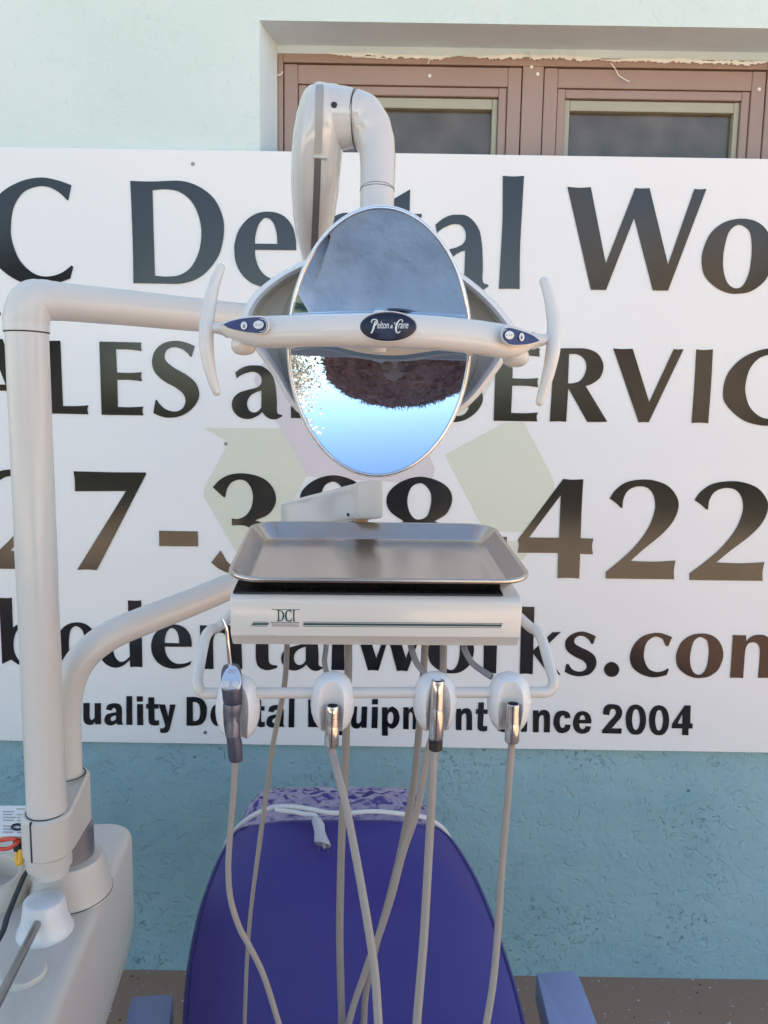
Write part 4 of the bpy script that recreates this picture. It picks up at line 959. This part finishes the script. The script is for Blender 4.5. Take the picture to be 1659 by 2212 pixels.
# concave mirror
MR = .35; ME = R_(-2.6); RX, RZ = .0838, .1205
mc = pa(819, 747, .722)
mn = V((0, -math.cos(ME), math.sin(ME))); tl = R_(.7)
mu0 = V((0, math.sin(ME), math.cos(ME))); mx0 = V((1, 0, 0))
mxx = mx0*math.cos(tl)-mu0*math.sin(tl); muu = mu0*math.cos(tl)+mx0*math.sin(tl)
SE = (RZ*RZ)/(2*MR)*.62
def mp(x, z, off=0):
    s = MR-math.sqrt(MR*MR-x*x-z*z)
    return mc+mxx*x+muu*z+mn*(s-SE+off)
bm = NB(); NS, NR = 144, 44
rg = []
for i in range(NR+1):
    f = i/NR
    rg.append([bm.verts.new(mp(0, 0))] if i == 0 else [bm.verts.new(mp(RX*f*math.cos(2*math.pi*k/NS), RZ*f*math.sin(2*math.pi*k/NS))) for k in range(NS)])
for i in range(NR):
    for k in range(NS):
        k2 = (k+1) % NS
        if i == 0: bm.faces.new((rg[0][0], rg[1][k], rg[1][k2]))
        else: bm.faces.new((rg[i][k], rg[i+1][k], rg[i+1][k2], rg[i][k2]))
bk = []
for f, o_ in ((1.0, -.0045), (.8, -.012), (.4, -.022)):
    bk.append([bm.verts.new(mp(RX*f*math.cos(2*math.pi*k/NS), RZ*f*math.sin(2*math.pi*k/NS), o_)) for k in range(NS)])
prev = rg[-1]
for L in bk:
    for k in range(NS): bm.faces.new((prev[k], L[k], L[(k+1) % NS], prev[(k+1) % NS]))
    prev = L
bm.faces.new(prev)
obj('reflector', bm, M['mirror'], dl, angle=50)
bm = NB(); tube(bm, [mp((RX+.0008)*math.cos(t), (RZ+.0008)*math.sin(t), .0003) for t in [2*math.pi*k/NS for k in range(NS)]]+[mp(RX+.0008, 0, .0003)], .0015, seg=12, caps=False); obj('rim', bm, M['chrome'], dl)
bm = NB(); loops = []
for g_, o_ in ((.0006, -.0012), (.0024, .0002), (.0036, -.0018), (.0030, -.0075), (.0005, -.0085)):
    loops.append([mp((RX+g_)*math.cos(2*math.pi*k/NS), (RZ+g_)*math.sin(2*math.pi*k/NS), o_) for k in range(NS)])
rr_ = [[bm.verts.new(p) for p in L] for L in loops]
for a, b in zip(rr_, rr_[1:]):
    for k in range(NS): bm.faces.new((a[k], a[(k+1) % NS], b[(k+1) % NS], b[k]))
obj('rim_band', bm, M['white'], dl)

# handle bar across the front
bs = [(474, 706, 716, .692, .004), (484, 699, 722, .689, .007), (500, 692.5, 732, .684, .0095), (530, 687, 744, .677, .0115), (565, 684.5, 751, .671, .0125), (620, 682, 750, .665, .0125), (700, 679.5, 748.5, .658, .012), (770, 677.5, 749, .655, .012), (816, 677, 750, .654, .012), (880, 679, 752, .655, .012), (950, 683.5, 756.5, .659, .012), (1020, 691, 764, .666, .0125), (1062, 697, 770, .671, .0125), (1095, 702.5, 773, .676, .0115), (1125, 711, 767, .682, .0095), (1150, 722, 752, .687, .007), (1166, 732, 744, .691, .004)]
S4 = cr([V((a, b, c)) for a, b, c, d, e in bs], 4); S2 = cr([V((d, e, 0)) for a, b, c, d, e in bs], 4)
bm = NB(); loops = []
for p, q in zip(S4, S2):
    c = pa(p.x, (p.y+p.z)/2, q.x); hh = (p.z-p.y)/2*q.x/FOC
    loops.append([c+UP*math.copysign(abs(math.cos(t))**.88, math.cos(t))*hh-FW*math.copysign(abs(math.sin(t))**.88, math.sin(t))*q.y for t in [2*math.pi*k/36 for k in range(36)]])
loft(bm, loops); hbar = obj('handle_bar', bm, M['plastic'], dl)
bm = NB()                                         # waved lip under the bar
lip = [(622, 748), (622, 756), (650, 749), (690, 746), (730, 750), (775, 761), (820, 766.5), (870, 767), (915, 761), (950, 757), (1000, 762), (1020, 772), (1024, 756), (950, 742), (820, 736), (700, 736)]
lo2 = smooth([(a, b, i in (0, 1, 11, 12)) for i, (a, b) in enumerate(lip)], 5)
loft(bm, [[pa(x, y, .692) for x, y in lo2], [pa(x, y, .7035) for x, y in lo2]]); obj('bar_lip', bm, M['taupe'], dl)
bm = NB(); lathe(bm, [(0, -.02), (.006, -.018), (.009, -.01), (.009, .012), (.004, .018)], pa(819, 716, .676), (0, 0, 1), 20); obj('bulb_holder', bm, M['white'], dl)
# side yokes under the bar ends
def blob(name, m, u, v, D, ru, rv, rd, e=.8):
    bm = NB(); c = pa(u, v, D); loops = []
    for i in range(1, 16):
        ph = -math.pi/2+math.pi*i/16; k = math.cos(ph)**e; s = math.copysign(abs(math.sin(ph))**e, math.sin(ph))
        loops.append([c+RT*ru*D/FOC*s+(UP*rv*D/FOC*math.cos(t)+FW*rd*math.sin(t))*k for t in [2*math.pi*j/28 for j in range(28)]])
    loft(bm, loops); return obj(name, bm, m, dl)
blob('pivot_knuckle', M['plastic'], 526, 747, .690, 26, 20, .012); blob('pivot_knuckle', M['plastic'], 1114, 772, .692, 28, 21, .012)
# T handles
for pts, nk in (([(476, 579), (464, 612), (453, 655), (446.5, 700), (446, 745), (451, 785), (459, 820), (468, 846)], [(448, 712), (462, 709), (478, 709), (494, 711)]),
                ([(1175, 608), (1186, 640), (1195, 685), (1197, 720), (1194, 760), (1185, 805), (1174, 842), (1166, 868)], [(1195, 732), (1180, 733), (1166, 735), (1150, 736)])):
    bm = NB(); r_ = [10, 12, 14.5, 16, 15.5, 13.5, 11, 9.2]
    P = [pa(a, b, .698-.004*math.sin(i*math.pi/7)) for i, (a, b) in enumerate(pts)]; rr = [k*.698/FOC for k in r_]
    P, rr = cr(P, 5, rad=rr); P, rr = capsule_path(P, rr); tube(bm, P, rr, seg=20, up=RT, flat=1.0); hd = obj('handle', bm, M['plastic'], dl)
    bm = NB(); P, rr = cr([pa(a, b, .695) for a, b in nk], 5, rad=[.0058, .0046, .0058, .0082]); tube(bm, P, rr, seg=20); obj('handle_neck', bm, M['plastic'], hd)
# control pads
def slab(name, pts, dfun, th, m, parent, inset=.97, n=5):
    cx = sum(p[0] for p in pts)/len(pts); cy = sum(p[1] for p in pts)/len(pts)
    ol = smooth([(a, b, len(q) > 0) for a, b, *q in pts], n); bm = NB()
    f = lambda k, d: [pa(cx+(x-cx)*k, cy+(y-cy)*k, dfun(x)+d) for x, y in ol]
    loft(bm, [f(1, th), f(1, .0008), f(inset, 0)]); return obj(name, bm, m, parent, angle=60)
Lp = [(481, 701, 1), (500, 693), (530, 687), (560, 685), (572, 689), (577.5, 699), (576, 711), (567, 719), (545, 719), (515, 714), (495, 709)]
Rp = [(1166, 736, 1), (1152, 725), (1130, 716), (1105, 708.5), (1092, 709), (1085, 718), (1085, 730), (1092, 740), (1110, 745), (1135, 744), (1155, 740)]
for pts, d0, d1, u0, u1, bt in ((Lp, .6725, .6505, 481, 577, ((527, 703.5, 7.2, 8.8), (558.5, 701.5, 11.4, 9))), (Rp, .6740, .6525, 1166, 1085, ((1100.5, 724, 10, 9.2), (1127, 728, 5.8, 9)))):
    df = lambda x, d0=d0, d1=d1, u0=u0, u1=u1: d0+(d1-d0)*min(1, max(0, (x-u0)/(u1-u0)))
    cx = sum(p[0] for p in pts)/len(pts); cy = sum(p[1] for p in pts)/len(pts)
    big = [(cx+(p[0]-cx)*1.10, cy+(p[1]-cy)*1.17)+tuple(p[2:]) for p in pts]
    pod = slab('control_pod', big, lambda x: df(x)+.0008, .026, M['plastic'], dl, .93)
    pad = slab('control_pad', pts, df, .004, M['navy'], pod, .985)
    ol = smooth([(a, b, len(q) > 0) for a, b, *q in pts], 5); sh_ = 7 if u0 < 800 else -7
    lm = [pa(cx+(x-cx)*.80+sh_*.9, cy+(y-cy)*.80, df(x)-.0003) for x, y in ol]
    bm = NB(); tube(bm, lm+[lm[0]], .00028, seg=5, caps=False); obj('pad_line', bm, M['silver_ink'], pad)
    for (u, v, ru, rv) in bt:
        D = df(u); bm = NB(); el = ellipse(ru, rv, 28)
        loft(bm, [[pa(u+x, v+y, df(u+x)+.001) for x, y in el], [pa(u+x, v+y, df(u+x)-.0010) for x, y in el], [pa(u+x*.9, v+y*.9, df(u+x)-.0014) for x, y in el]]); b_ = obj('button', bm, M['white'], pad)
        bm = NB(); D2 = -.0015
        marks = ((0, 5, .9), (0, 3, .9)) if ru < 8 else ((-5.5, 2.5, .6), (0, 1.8, .6), (5, 2.6, .6))
        for dx, L, wd in marks:
            for (x0, x1, y0, y1) in (((dx-L*.55, dx+L*.55, -wd*.6, wd*.6), (dx-wd*.6, dx+wd*.6, -L, L)) if wd else ()):
                if ru < 8 and L == 3: x0, x1, y0, y1 = x0*1.2, x1*1.2, y0+2.5, y1+2.5
                q = [pa(u+a, v+b, df(u+a)+D2) for a, b in ((x0, y0), (x1, y0), (x1, y1), (x0, y1))]
                loft(bm, [q, [p-FW*.0001 for p in q]]); D2 -= .00004
        obj('symbol', bm, M['seam'], b_, smooth=False)
# badge
bm = NB(); el = ellipse(61, 31, 80); B0 = .6425
loft(bm, [[pa(838+x, 705.6+y, .655) for x, y in el], [pa(838+x, 705.6+y, B0+.0008) for x, y in el], [pa(838+x*.985, 705.6+y*.975, B0) for x, y in el], [pa(838+x*.93, 705.6+y*.90, B0-.0007) for x, y in el], [pa(838+x*.5, 705.6+y*.5, B0-.0011) for x, y in el]])
bdg = obj('badge', bm, M['badge'], dl)
ol = [pa(838+x*1.03, 705.6+y*1.05, B0+.0016) for x, y in el]; bm = NB(); tube(bm, ol+[ol[0]], .0006, seg=8, caps=False); obj('badge_edge', bm, M['plastic'], bdg)
def badge_text(body, u0, u1, vb, h, shear=.28, bold=.004):
    me = text_mesh(body, bold, .0001, shear); xs = [v.co.x for v in me.vertices]; ys = [v.co.y for v in me.vertices]
    x0, x1, y0, y1 = min(xs), max(xs), 0, max(ys)
    for v in me.vertices:
        z = v.co.z; v.co = pa(u0+(v.co.x-x0)/(x1-x0)*(u1-u0), vb+(u0-838)*.01-(v.co.y-y0)/(y1-y0)*h, B0-.0014)-FW*z
    return me
q2 = lambda zx: (1400+zx/1.952)/Fq
tt = [badge_text('elton', q2(168), q2(256), 708.5+.9, 15), badge_text('&', q2(264), q2(288), 709, 7), badge_text('rane', q2(328), q2(406), 709, 10.5)]
obj('lettering', merge(tt), M['silver_ink'], bdg, smooth=False)
bm = NB()
for pts, r in (([(114, 698), (122, 703), (130, 690), (142, 650), (152, 612)], [.5, 1.2, 1.5, 1.9, 1.0]), ([(128, 628), (122, 620), (128, 606), (148, 600), (164, 608), (164, 628), (152, 644), (140, 648)], [.6, 1.0, 1.2, 1.0, 1.4, 1.6, 1.2, .6]),
               ([(358, 622), (360, 608), (350, 602), (332, 612), (316, 640), (310, 672), (316, 698), (330, 704), (344, 690)], [1.2, .9, .8, 1.2, 1.8, 1.9, 1.5, 1.1, .6]), ([(302, 640), (300, 630), (304, 622)], [.6, 1.0, .6])):
    P = [pa((1400+a/1.952)/Fq, (950+b/1.952)/Fq, B0-.0013) for a, b in pts]
    P, rr = cr(P, 4, rad=[k*1.15*.64/FOC for k in r]); tube(bm, P, rr, seg=8)
obj('initials', bm, M['silver_ink'], bdg)

# ------------------------------------------------------------------ dental chair
ch = thing('dental_chair', 'violet blue dental chair back narrowing upward to a film covered headrest', 'dental chair', (0, .95, 0))
nb = V((0, -.65, .76))
rowsC = [(2480, 388, 1168, 1.00), (2300, 394, 1146, 1.085), (2212, 400, 1130, 1.13), (2137, 405, 1112, 1.165), (2063, 414, 1089, 1.20), (1970, 434, 1056, 1.245), (1900, 457, 1026, 1.288), (1850, 478, 998, 1.32), (1815, 498, 974, 1.345), (1795, 516, 953, 1.358), (1784, 545, 925, 1.366), (1779.5, 610, 865, 1.370)]
RC = cr([V((a, b, c)) for a, b, c, d in rowsC], 4); RY = cr([V((d, 0, 0)) for a, b, c, d in rowsC], 4)
bm = NB(); NC = 28; grid = []
outer = []
NRW = len(RC)
for i, (p, q) in enumerate(zip(RC, RY)):
    a = pd(p.y, p.x, q.x); b = pd(p.z, p.x, q.x); row = []
    tt_ = i/(NRW-1); capf = max(0, (tt_-.80)/.20)
    for k in range(NC+1):
        s = -1+2*k/NC; s = math.copysign(1-(1-abs(s))**1.35, s)
        bul = .038*(1-s**4)*(1-capf**3)
        row.append(bm.verts.new(a+(b-a)*(s+1)/2+nb*bul))
    grid.append(row)
for i in range(NRW-1):
    for k in range(NC): bm.faces.new((grid[i][k], grid[i][k+1], grid[i+1][k+1], grid[i+1][k]))
edge = [r[0] for r in grid]+grid[-1][1:]+[r[-1] for r in grid[:-1]][::-1]
ec = [v.co.copy() for v in edge]
cen = sum(ec, V((0, 0, 0)))/len(ec)
prev = edge
for out, dep in ((.004, .006), (.010, .02), (.012, .05), (.004, .08)):
    nx = []
    for v, c in zip(edge, ec):
        d = (c-cen); d = (d-nb*d.dot(nb)); d.normalize(); nx.append(bm.verts.new(c+d*out-nb*dep))
    for k in range(len(nx)-1): bm.faces.new((prev[k], prev[k+1], nx[k+1], nx[k]))
    prev = nx
bm.faces.new(prev)
back = obj('backrest', bm, M['vinyl'], ch, angle=60)
bm = NB(); tube(bm, [c+nb*.0005 for c in ec], .0021, seg=8); obj('piping', bm, M['vinyl_d'], back)
# headrest lying further back
rowsH = [(1800, 512, 948, 1.392), (1770, 524, 936, 1.425), (1745, 536, 922, 1.455), (1722, 550, 906, 1.485), (1708, 566, 891, 1.502), (1701, 592, 868, 1.510)]
nh = V((0, -.5, .87)); RCh = cr([V((a, b, c)) for a, b, c, d in rowsH], 5); RYh = cr([V((d, 0, 0)) for a, b, c, d in rowsH], 5)
bm = NB(); grid = []; rn = random.Random(5)
for i, (p, q) in enumerate(zip(RCh, RYh)):
    a = pd(p.y, p.x, q.x); b = pd(p.z, p.x, q.x); row = []
    for k in range(41):
        s = -1+2*k/40; tt_ = i/(len(RCh)-1)
        wr = .0006*math.sin(k*1.1+i*.9)+.0009*math.sin(k*.41-i*.8)
        row.append(bm.verts.new(a+(b-a)*(s+1)/2+nh*(.02*(1-s**4)*(1-tt_**4)+wr*(1-abs(s)**6))))
    grid.append(row)
for i in range(len(grid)-1):
    for k in range(40): bm.faces.new((grid[i][k], grid[i][k+1], grid[i+1][k+1], grid[i+1][k]))
edge = [r[0] for r in grid]+grid[-1][1:]+[r[-1] for r in grid[:-1]][::-1]; ec = [v.co.copy() for v in edge]; cen = sum(ec, V((0, 0, 0)))/len(ec); prev = edge
for out, dep in ((.006, .008), (.012, .03), (.004, .06)):
    nx = []
    for c in ec:
        d = (c-cen); d = (d-nh*d.dot(nh)); d.normalize(); nx.append(bm.verts.new(c+d*out-nh*dep))
    for k in range(len(nx)-1): bm.faces.new((prev[k], prev[k+1], nx[k+1], nx[k]))
    prev = nx
bm.faces.new(prev); obj('headrest', bm, M['film'], ch, angle=70)
bm = NB()
sp = [V((x*(.27-.02*(abs(y-.72) > .3)), y, .33)) for x in (-1, 1) for y in (.4, 1.04)]
for z, ins in ((.27, .02), (.29, 0), (.34, 0), (.365, .012), (.37, .03)): pass
loft(bm, [[V((x, y+.74, z)) for x, y in rrect(.54-2*i, .62-2*i, .08, 8)] for z, i in ((.26, .02), (.275, 0), (.34, 0), (.362, .010), (.368, .03))]); obj('seat', bm, M['vinyl'], ch)
bm = NB(); loft(bm, [[V((x, y+.80, z)) for x, y in rrect(a, b, .08, 8)] for z, a, b in ((0, .5, .8), (.04, .5, .8), (.06, .46, .7), (.09, .24, .30), (.26, .22, .28))]); obj('base', bm, M['beige_m'], ch)
ZA_ = .40
for uF0, uF1, vF, uN0, uN1, lab in ((1157, 1246, 2094, 1184, 1291, ''), (284, 376, 2146, 270, 368, '')):
    bm = NB(); F0 = pz(uF0, vF+4, ZA_); F1 = pz(uF1, vF-2, ZA_); N0 = pz(uN0, 2212, ZA_); N1 = pz(uN1, 2212, ZA_)
    N0 = F0+(N0-F0)*3.2; N1 = F1+(N1-F1)*3.2; Q = rquad([N0, N1, F1, F0], .10, 4); c = sum(Q, V((0, 0, 0)))/len(Q)
    dn = V((0, 0, -1)); loft(bm, [[p+dn*.055+(c-p)*.03 for p in Q], [p+dn*.05 for p in Q], [p+dn*.010 for p in Q], [p+dn*.003+(c-p)*.008 for p in Q], [p+(c-p)*.04 for p in Q]]); obj('armrest', bm, M['armpad'], ch)
    bm = NB(); c.z = ZA_; tube(bm, [c+V((0, 0, -.052)), c+V((0, .02, -.16)), V((.22*math.copysign(1, c.x), .92, .30))], .016, seg=16); obj('armrest_post', bm, M['beige_m'], ch)

# power cord with its plug lying over the top of the chair
pc = thing('power_cord', 'pale mains cord with a three pin plug lying over the chair back', 'power cord', z5(670, 340, 1.33))
cpt = [z5(1330, 560, 1.40), z5(1280, 440, 1.388), z5(1245, 380, 1.375), z5(1205, 345, 1.362), z5(1150, 318, 1.352), z5(1060, 304, 1.345), z5(980, 294, 1.338), z5(900, 290, 1.334), z5(820, 296, 1.332), z5(750, 298, 1.330), z5(690, 294, 1.330), z5(620, 280, 1.333), z5(540, 268, 1.338), z5(480, 268, 1.342), z5(430, 276, 1.345), z5(370, 300, 1.352), z5(320, 330, 1.36), z5(270, 375, 1.372), z5(235, 420, 1.385), z5(215, 470, 1.40)]
bm = NB(); tube(bm, cr(cpt, 5), .0043, seg=14); obj('cable', bm, M['cord'], pc)
bm = NB(); tube(bm, cr([z5(455, 282, 1.336), z5(500, 288, 1.332), z5(545, 293, 1.330), z5(595, 303, 1.326), z5(632, 306, 1.322), z5(648, 318, 1.318)], 6), .0043, seg=14); obj('cable', bm, M['cord'], pc)
bm = NB(); loops = []
for (x, y, wd, Y) in ((646, 316, 9, 1.318), (650, 322, 22, 1.315), (655, 345, 31, 1.31), (660, 375, 28, 1.303), (667, 400, 30, 1.296), (672, 422, 37, 1.289), (675, 440, 39, 1.284), (677, 446, 37, 1.282)):
    c = z5(x, y, Y); r = wd/1.185/Fq*1.4/FOC
    ax = V((.25, 0, 1)).normalized()
    loops.append([c+V((1, 0, -.25)).normalized()*r*math.cos(t)+nb*.85*r*math.sin(t) for t in [2*math.pi*k/24 for k in range(24)]])
loft(bm, loops); plug = obj('plug', bm, mat('plug_grey', (.40, .41, .45), rough=.4), pc)
bm = NB()
for dx in (-14, 22):
    a = z5(676+dx, 446, 1.278); b = z5(672+dx+ (8 if dx > 0 else 0), 486, 1.262); tube(bm, [a, b], .0030, seg=8, flat=.35, up=(1, 0, 0)); obj('prong', bm, M['darkmetal'], plug); bm = NB()
a = z5(682, 440, 1.272); b = z5(684, 468, 1.258); tube(bm, [a, b], .0022, seg=10)
obj('prong', bm, M['darkmetal'], plug)
# ------------------------------------------------------------------ the yard behind the camera, seen in the mirror and the gloss of the letters
def skin_mesh(name, verts, edges, m, parent, sub=2):
    """connected skeleton with radii grown into one surface"""
    me = bpy.data.meshes.new(name); me.from_pydata([v[:3] for v in verts], edges, [])
    o = bpy.data.objects.new(name, me); COL.objects.link(o)
    md = o.modifiers.new('skin', 'SKIN'); sb = o.modifiers.new('sub', 'SUBSURF'); sb.levels = sub; sb.render_levels = sub
    md.use_smooth_shade = True
    sv = me.skin_vertices[0].data
    for i, v in enumerate(verts): sv[i].radius = (v[3], v[4] if len(v) > 4 else v[3]); sv[i].use_root = (i == 0)
    nm = evaluated(o); bpy.data.objects.remove(o)
    b = base_of(parent)
    for v in nm.vertices: v.co -= b
    return link(name, nm, m, parent)
PY = -.26
PX_ = -.06
pn = thing('person', 'person in a slate blue jacket with big curly hair, mirrored in the lamp', 'person', (-.06, PY, 0))
def S(x, y, z, r, r2=None): return (PX_+x, PY+y, z*.968, r, r2 if r2 else r)
bv = [S(0, 0, .92, .135, .10), S(0, .01, 1.10, .125, .095), S(0, .0, 1.28, .15, .10), S(0, -.01, 1.38, .07, .07), S(0, .01, 1.46, .052, .052), S(0, .03, 1.53, .07, .085), S(0, .025, 1.60, .072, .088), S(0, .02, 1.655, .05, .06)]
be = [(i, i+1) for i in range(7)]
for s in (-1, 1):
    k = len(bv)
    bv += [S(s*.165, 0, 1.33, .062), S(s*.225, .0, 1.08, .046), S(s*.225, .07, .86, .032), S(s*.222, .09, .80, .026), S(s*.218, .105, .765, .018, .032)]
    be += [(2, k), (k, k+1), (k+1, k+2), (k+2, k+3), (k+3, k+4)]
    for j, (dy, L) in enumerate(((.028, .9), (.010, 1.05), (-.008, 1.0), (-.024, .8))):
        q = len(bv); bv += [S(s*.216, .108+dy, .735, .0095), S(s*.210, .112+dy, .735-.030*L, .0085), S(s*.200, .110+dy, .735-.055*L, .0075)]
        be += [(k+4, q), (q, q+1), (q+1, q+2)]
    q = len(bv); bv += [S(s*.198, .135, .765, .011), S(s*.188, .148, .735, .009)]; be += [(k+4, q), (q, q+1)]
    k = len(bv)
    bv += [S(s*.095, 0, .86, .085), S(s*.10, .01, .48, .058), S(s*.10, -.01, .09, .040), S(s*.11, .10, .045, .035, .03)]
    be += [(0, k), (k, k+1), (k+1, k+2), (k+2, k+3)]
skin_mesh('body', bv, be, M['skin'], pn)
jv = [S(0, 0, .78, .225, .14), S(0, .01, 1.08, .225, .135), S(0, .0, 1.30, .225, .13), S(0, -.01, 1.42, .11, .10)]
je = [(0, 1), (1, 2), (2, 3)]
for s in (-1, 1):
    k = len(jv); jv += [S(s*.215, 0, 1.37, .105), S(s*.335, .0, 1.12, .110), S(s*.240, .065, .87, .056)]; je += [(2, k), (k, k+1), (k+1, k+2)]
skin_mesh('jacket', jv, je, M['jacket'], pn)
tv = [S(0, 0, .90, .14, .11)]; te = []
for s in (-1, 1):
    k = len(tv); tv += [S(s*.097, 0, .83, .098), S(s*.10, .01, .48, .074), S(s*.10, -.01, .07, .062)]; te += [(0, k), (k, k+1), (k+1, k+2)]
skin_mesh('trousers', tv, te, M['jeans'], pn)
for s in (-1, 1):
    skin_mesh('shoe', [S(s*.10, -.03, .045, .045), S(s*.108, .08, .040, .045, .038), S(s*.115, .17, .032, .038, .028)], [(0, 1), (1, 2)], M['shoe'], pn)
# curly hair: many short lumps over the skull
bm = NB(); rn = random.Random(11)
hc = V((PX_-.035, PY-.035, 1.535))
from mathutils import noise as mnoise
HR = V((.285, .140, .157))
bmesh.ops.create_icosphere(bm, subdivisions=5, radius=1, matrix=Matrix())
for v in bm.verts:
    d = v.co.normalized(); k = 1+.05*mnoise.noise(d*4)+.07*mnoise.noise(d*13)+.05*mnoise.noise(d*30)
    v.co = hc+V((d.x*HR.x, d.y*HR.y, d.z*HR.z))*k*.93
for i in range(9000):
    d = V((rn.gauss(0, 1), rn.gauss(0, 1), rn.gauss(0, 1))).normalized()
    if d.y > .35 and abs(d.x) < .3 and d.z < .5: continue
    p = hc+V((d.x*HR.x, d.y*HR.y, d.z*HR.z))*rn.uniform(.90, .97)
    t1 = V((rn.gauss(0, 1), rn.gauss(0, 1), rn.gauss(0, 1))).normalized(); e = d*.004+t1*.012; sd = e.cross(t1.orthogonal()).normalized()*.0016
    q = p+e*rn.uniform(.6, 1.2)
    bm.faces.new([bm.verts.new(x) for x in (p-sd, p+sd, q+t1*.006)])
obj('hair', bm, M['hair'], pn, smooth=False)
for s in (-1, 1):
    bm = NB(); bmesh.ops.create_uvsphere(bm, u_segments=12, v_segments=8, radius=.008, matrix=Matrix.Translation((PX_+s*.032, PY+.108, 1.575*.968))); obj('eye', bm, M['skin'], pn)
for s in (-1, 1):
    bm = NB(); bmesh.ops.create_uvsphere(bm, u_segments=10, v_segments=8, radius=.006, matrix=Matrix.Translation((PX_+s*.032, PY+.117, 1.575*.968)))
    tube(bm, [V((PX_+s*.015, PY+.118, 1.597*.968)), V((PX_+s*.035, PY+.117, 1.601*.968)), V((PX_+s*.055, PY+.100, 1.594*.968))], .004, seg=6); obj('eyebrow', bm, M['hair'], pn)
bm = NB(); tube(bm, [V((PX_, PY+.112, 1.585*.968)), V((PX_, PY+.128, 1.555*.968)), V((PX_, PY+.132, 1.542*.968)), V((PX_, PY+.112, 1.535*.968))], [.008, .011, .014, .010], seg=12); obj('nose', bm, M['skin'], pn)
bm = NB(); tube(bm, [V((PX_-.024, PY+.102, 1.508*.968)), V((PX_, PY+.113, 1.506*.968)), V((PX_+.024, PY+.102, 1.508*.968))], [.003, .006, .003], seg=10); obj('mouth', bm, mat('lips', (.25, .09, .08), rough=.5), pn)
# trees beyond the yard
def tree(label, x, y, h, crown, leafcol, n, leaf, seed, trunk_r=.10, lift=.35):
    rn = random.Random(seed); t = thing('tree', label, 'tree', (x, y, 0))
    bm = NB(); P = [V((x, y, 0)), V((x+.1, y, h*.25)), V((x-.05, y+.1, h*.5)), V((x+.05, y, h*.85))]
    P2, r2 = cr(P, 5, rad=[trunk_r*1.3, trunk_r, trunk_r*.7, trunk_r*.2]); tube(bm, P2, r2, seg=10)
    ends = []
    for i in range(26):
        a = V((x, y, h*rn.uniform(lift, .8))); d = V((rn.uniform(-1, 1), rn.uniform(-1, 1), rn.uniform(.1, .9))).normalized()
        b = a+d*crown*rn.uniform(.5, 1.0); mid = (a+b)/2+V((0, 0, -.1)); tube(bm, cr([a, mid, b], 3), [trunk_r*.35]*3+[trunk_r*.2]*3+[trunk_r*.06], seg=6); ends += [b, mid, (a+b*2)/3]
    obj('trunk', bm, mat('bark', (.14, .11, .085), rough=.8, noise=.2, nscale=20), t)
    bm = NB()
    for i in range(n):
        e = rn.choice(ends); p = e+V((rn.gauss(0, 1), rn.gauss(0, 1), rn.gauss(0, .8)))*crown*.16
        a = V((rn.uniform(-1, 1), rn.uniform(-1, 1), rn.uniform(-1, 1))).normalized(); b = a.orthogonal().normalized(); s = leaf*rn.uniform(.6, 1.4)
        bm.faces.new([bm.verts.new(q) for q in (p-a*s, p+b*s*.5, p+a*s, p-b*s*.5)])
    obj('crown', bm, mat('leaves', leafcol, rough=.6, noise=.4, nscale=3), t, smooth=False)
tree('pale blossoming tree standing across the yard', 3.3, -6.5, 3.6, 1.7, (.58, .51, .42), 9000, .062, 1)
tree('dark green tree across the yard', -9, -15, 5.0, 2.6, (.035, .05, .025), 3800, .13, 2, .14)
tree('broad dark tree beside the yard', 9.5, -15, 4.6, 2.8, (.045, .055, .03), 3800, .13, 3, .14)
bm = NB(); rn = random.Random(4)
for i in range(9000):
    p = V((rn.uniform(-22, 22), -19+rn.gauss(0, .5), abs(rn.gauss(0, 1.1))+rn.random()*.6)); a = V((rn.uniform(-1, 1), rn.uniform(-1, 1), rn.uniform(-1, 1))).normalized(); b = a.orthogonal().normalized(); s = rn.uniform(.10, .26)
    bm.faces.new([bm.verts.new(q) for q in (p-a*s, p+b*s*.6, p+a*s, p-b*s*.6)])
hg = obj('hedge', bm, mat('hedge_leaves', (.035, .045, .022), rough=.6, noise=.4, nscale=2), None, smooth=False)
tag(hg, 'long dark hedge closing off the far side of the yard', 'hedge'); hg['kind'] = 'stuff'
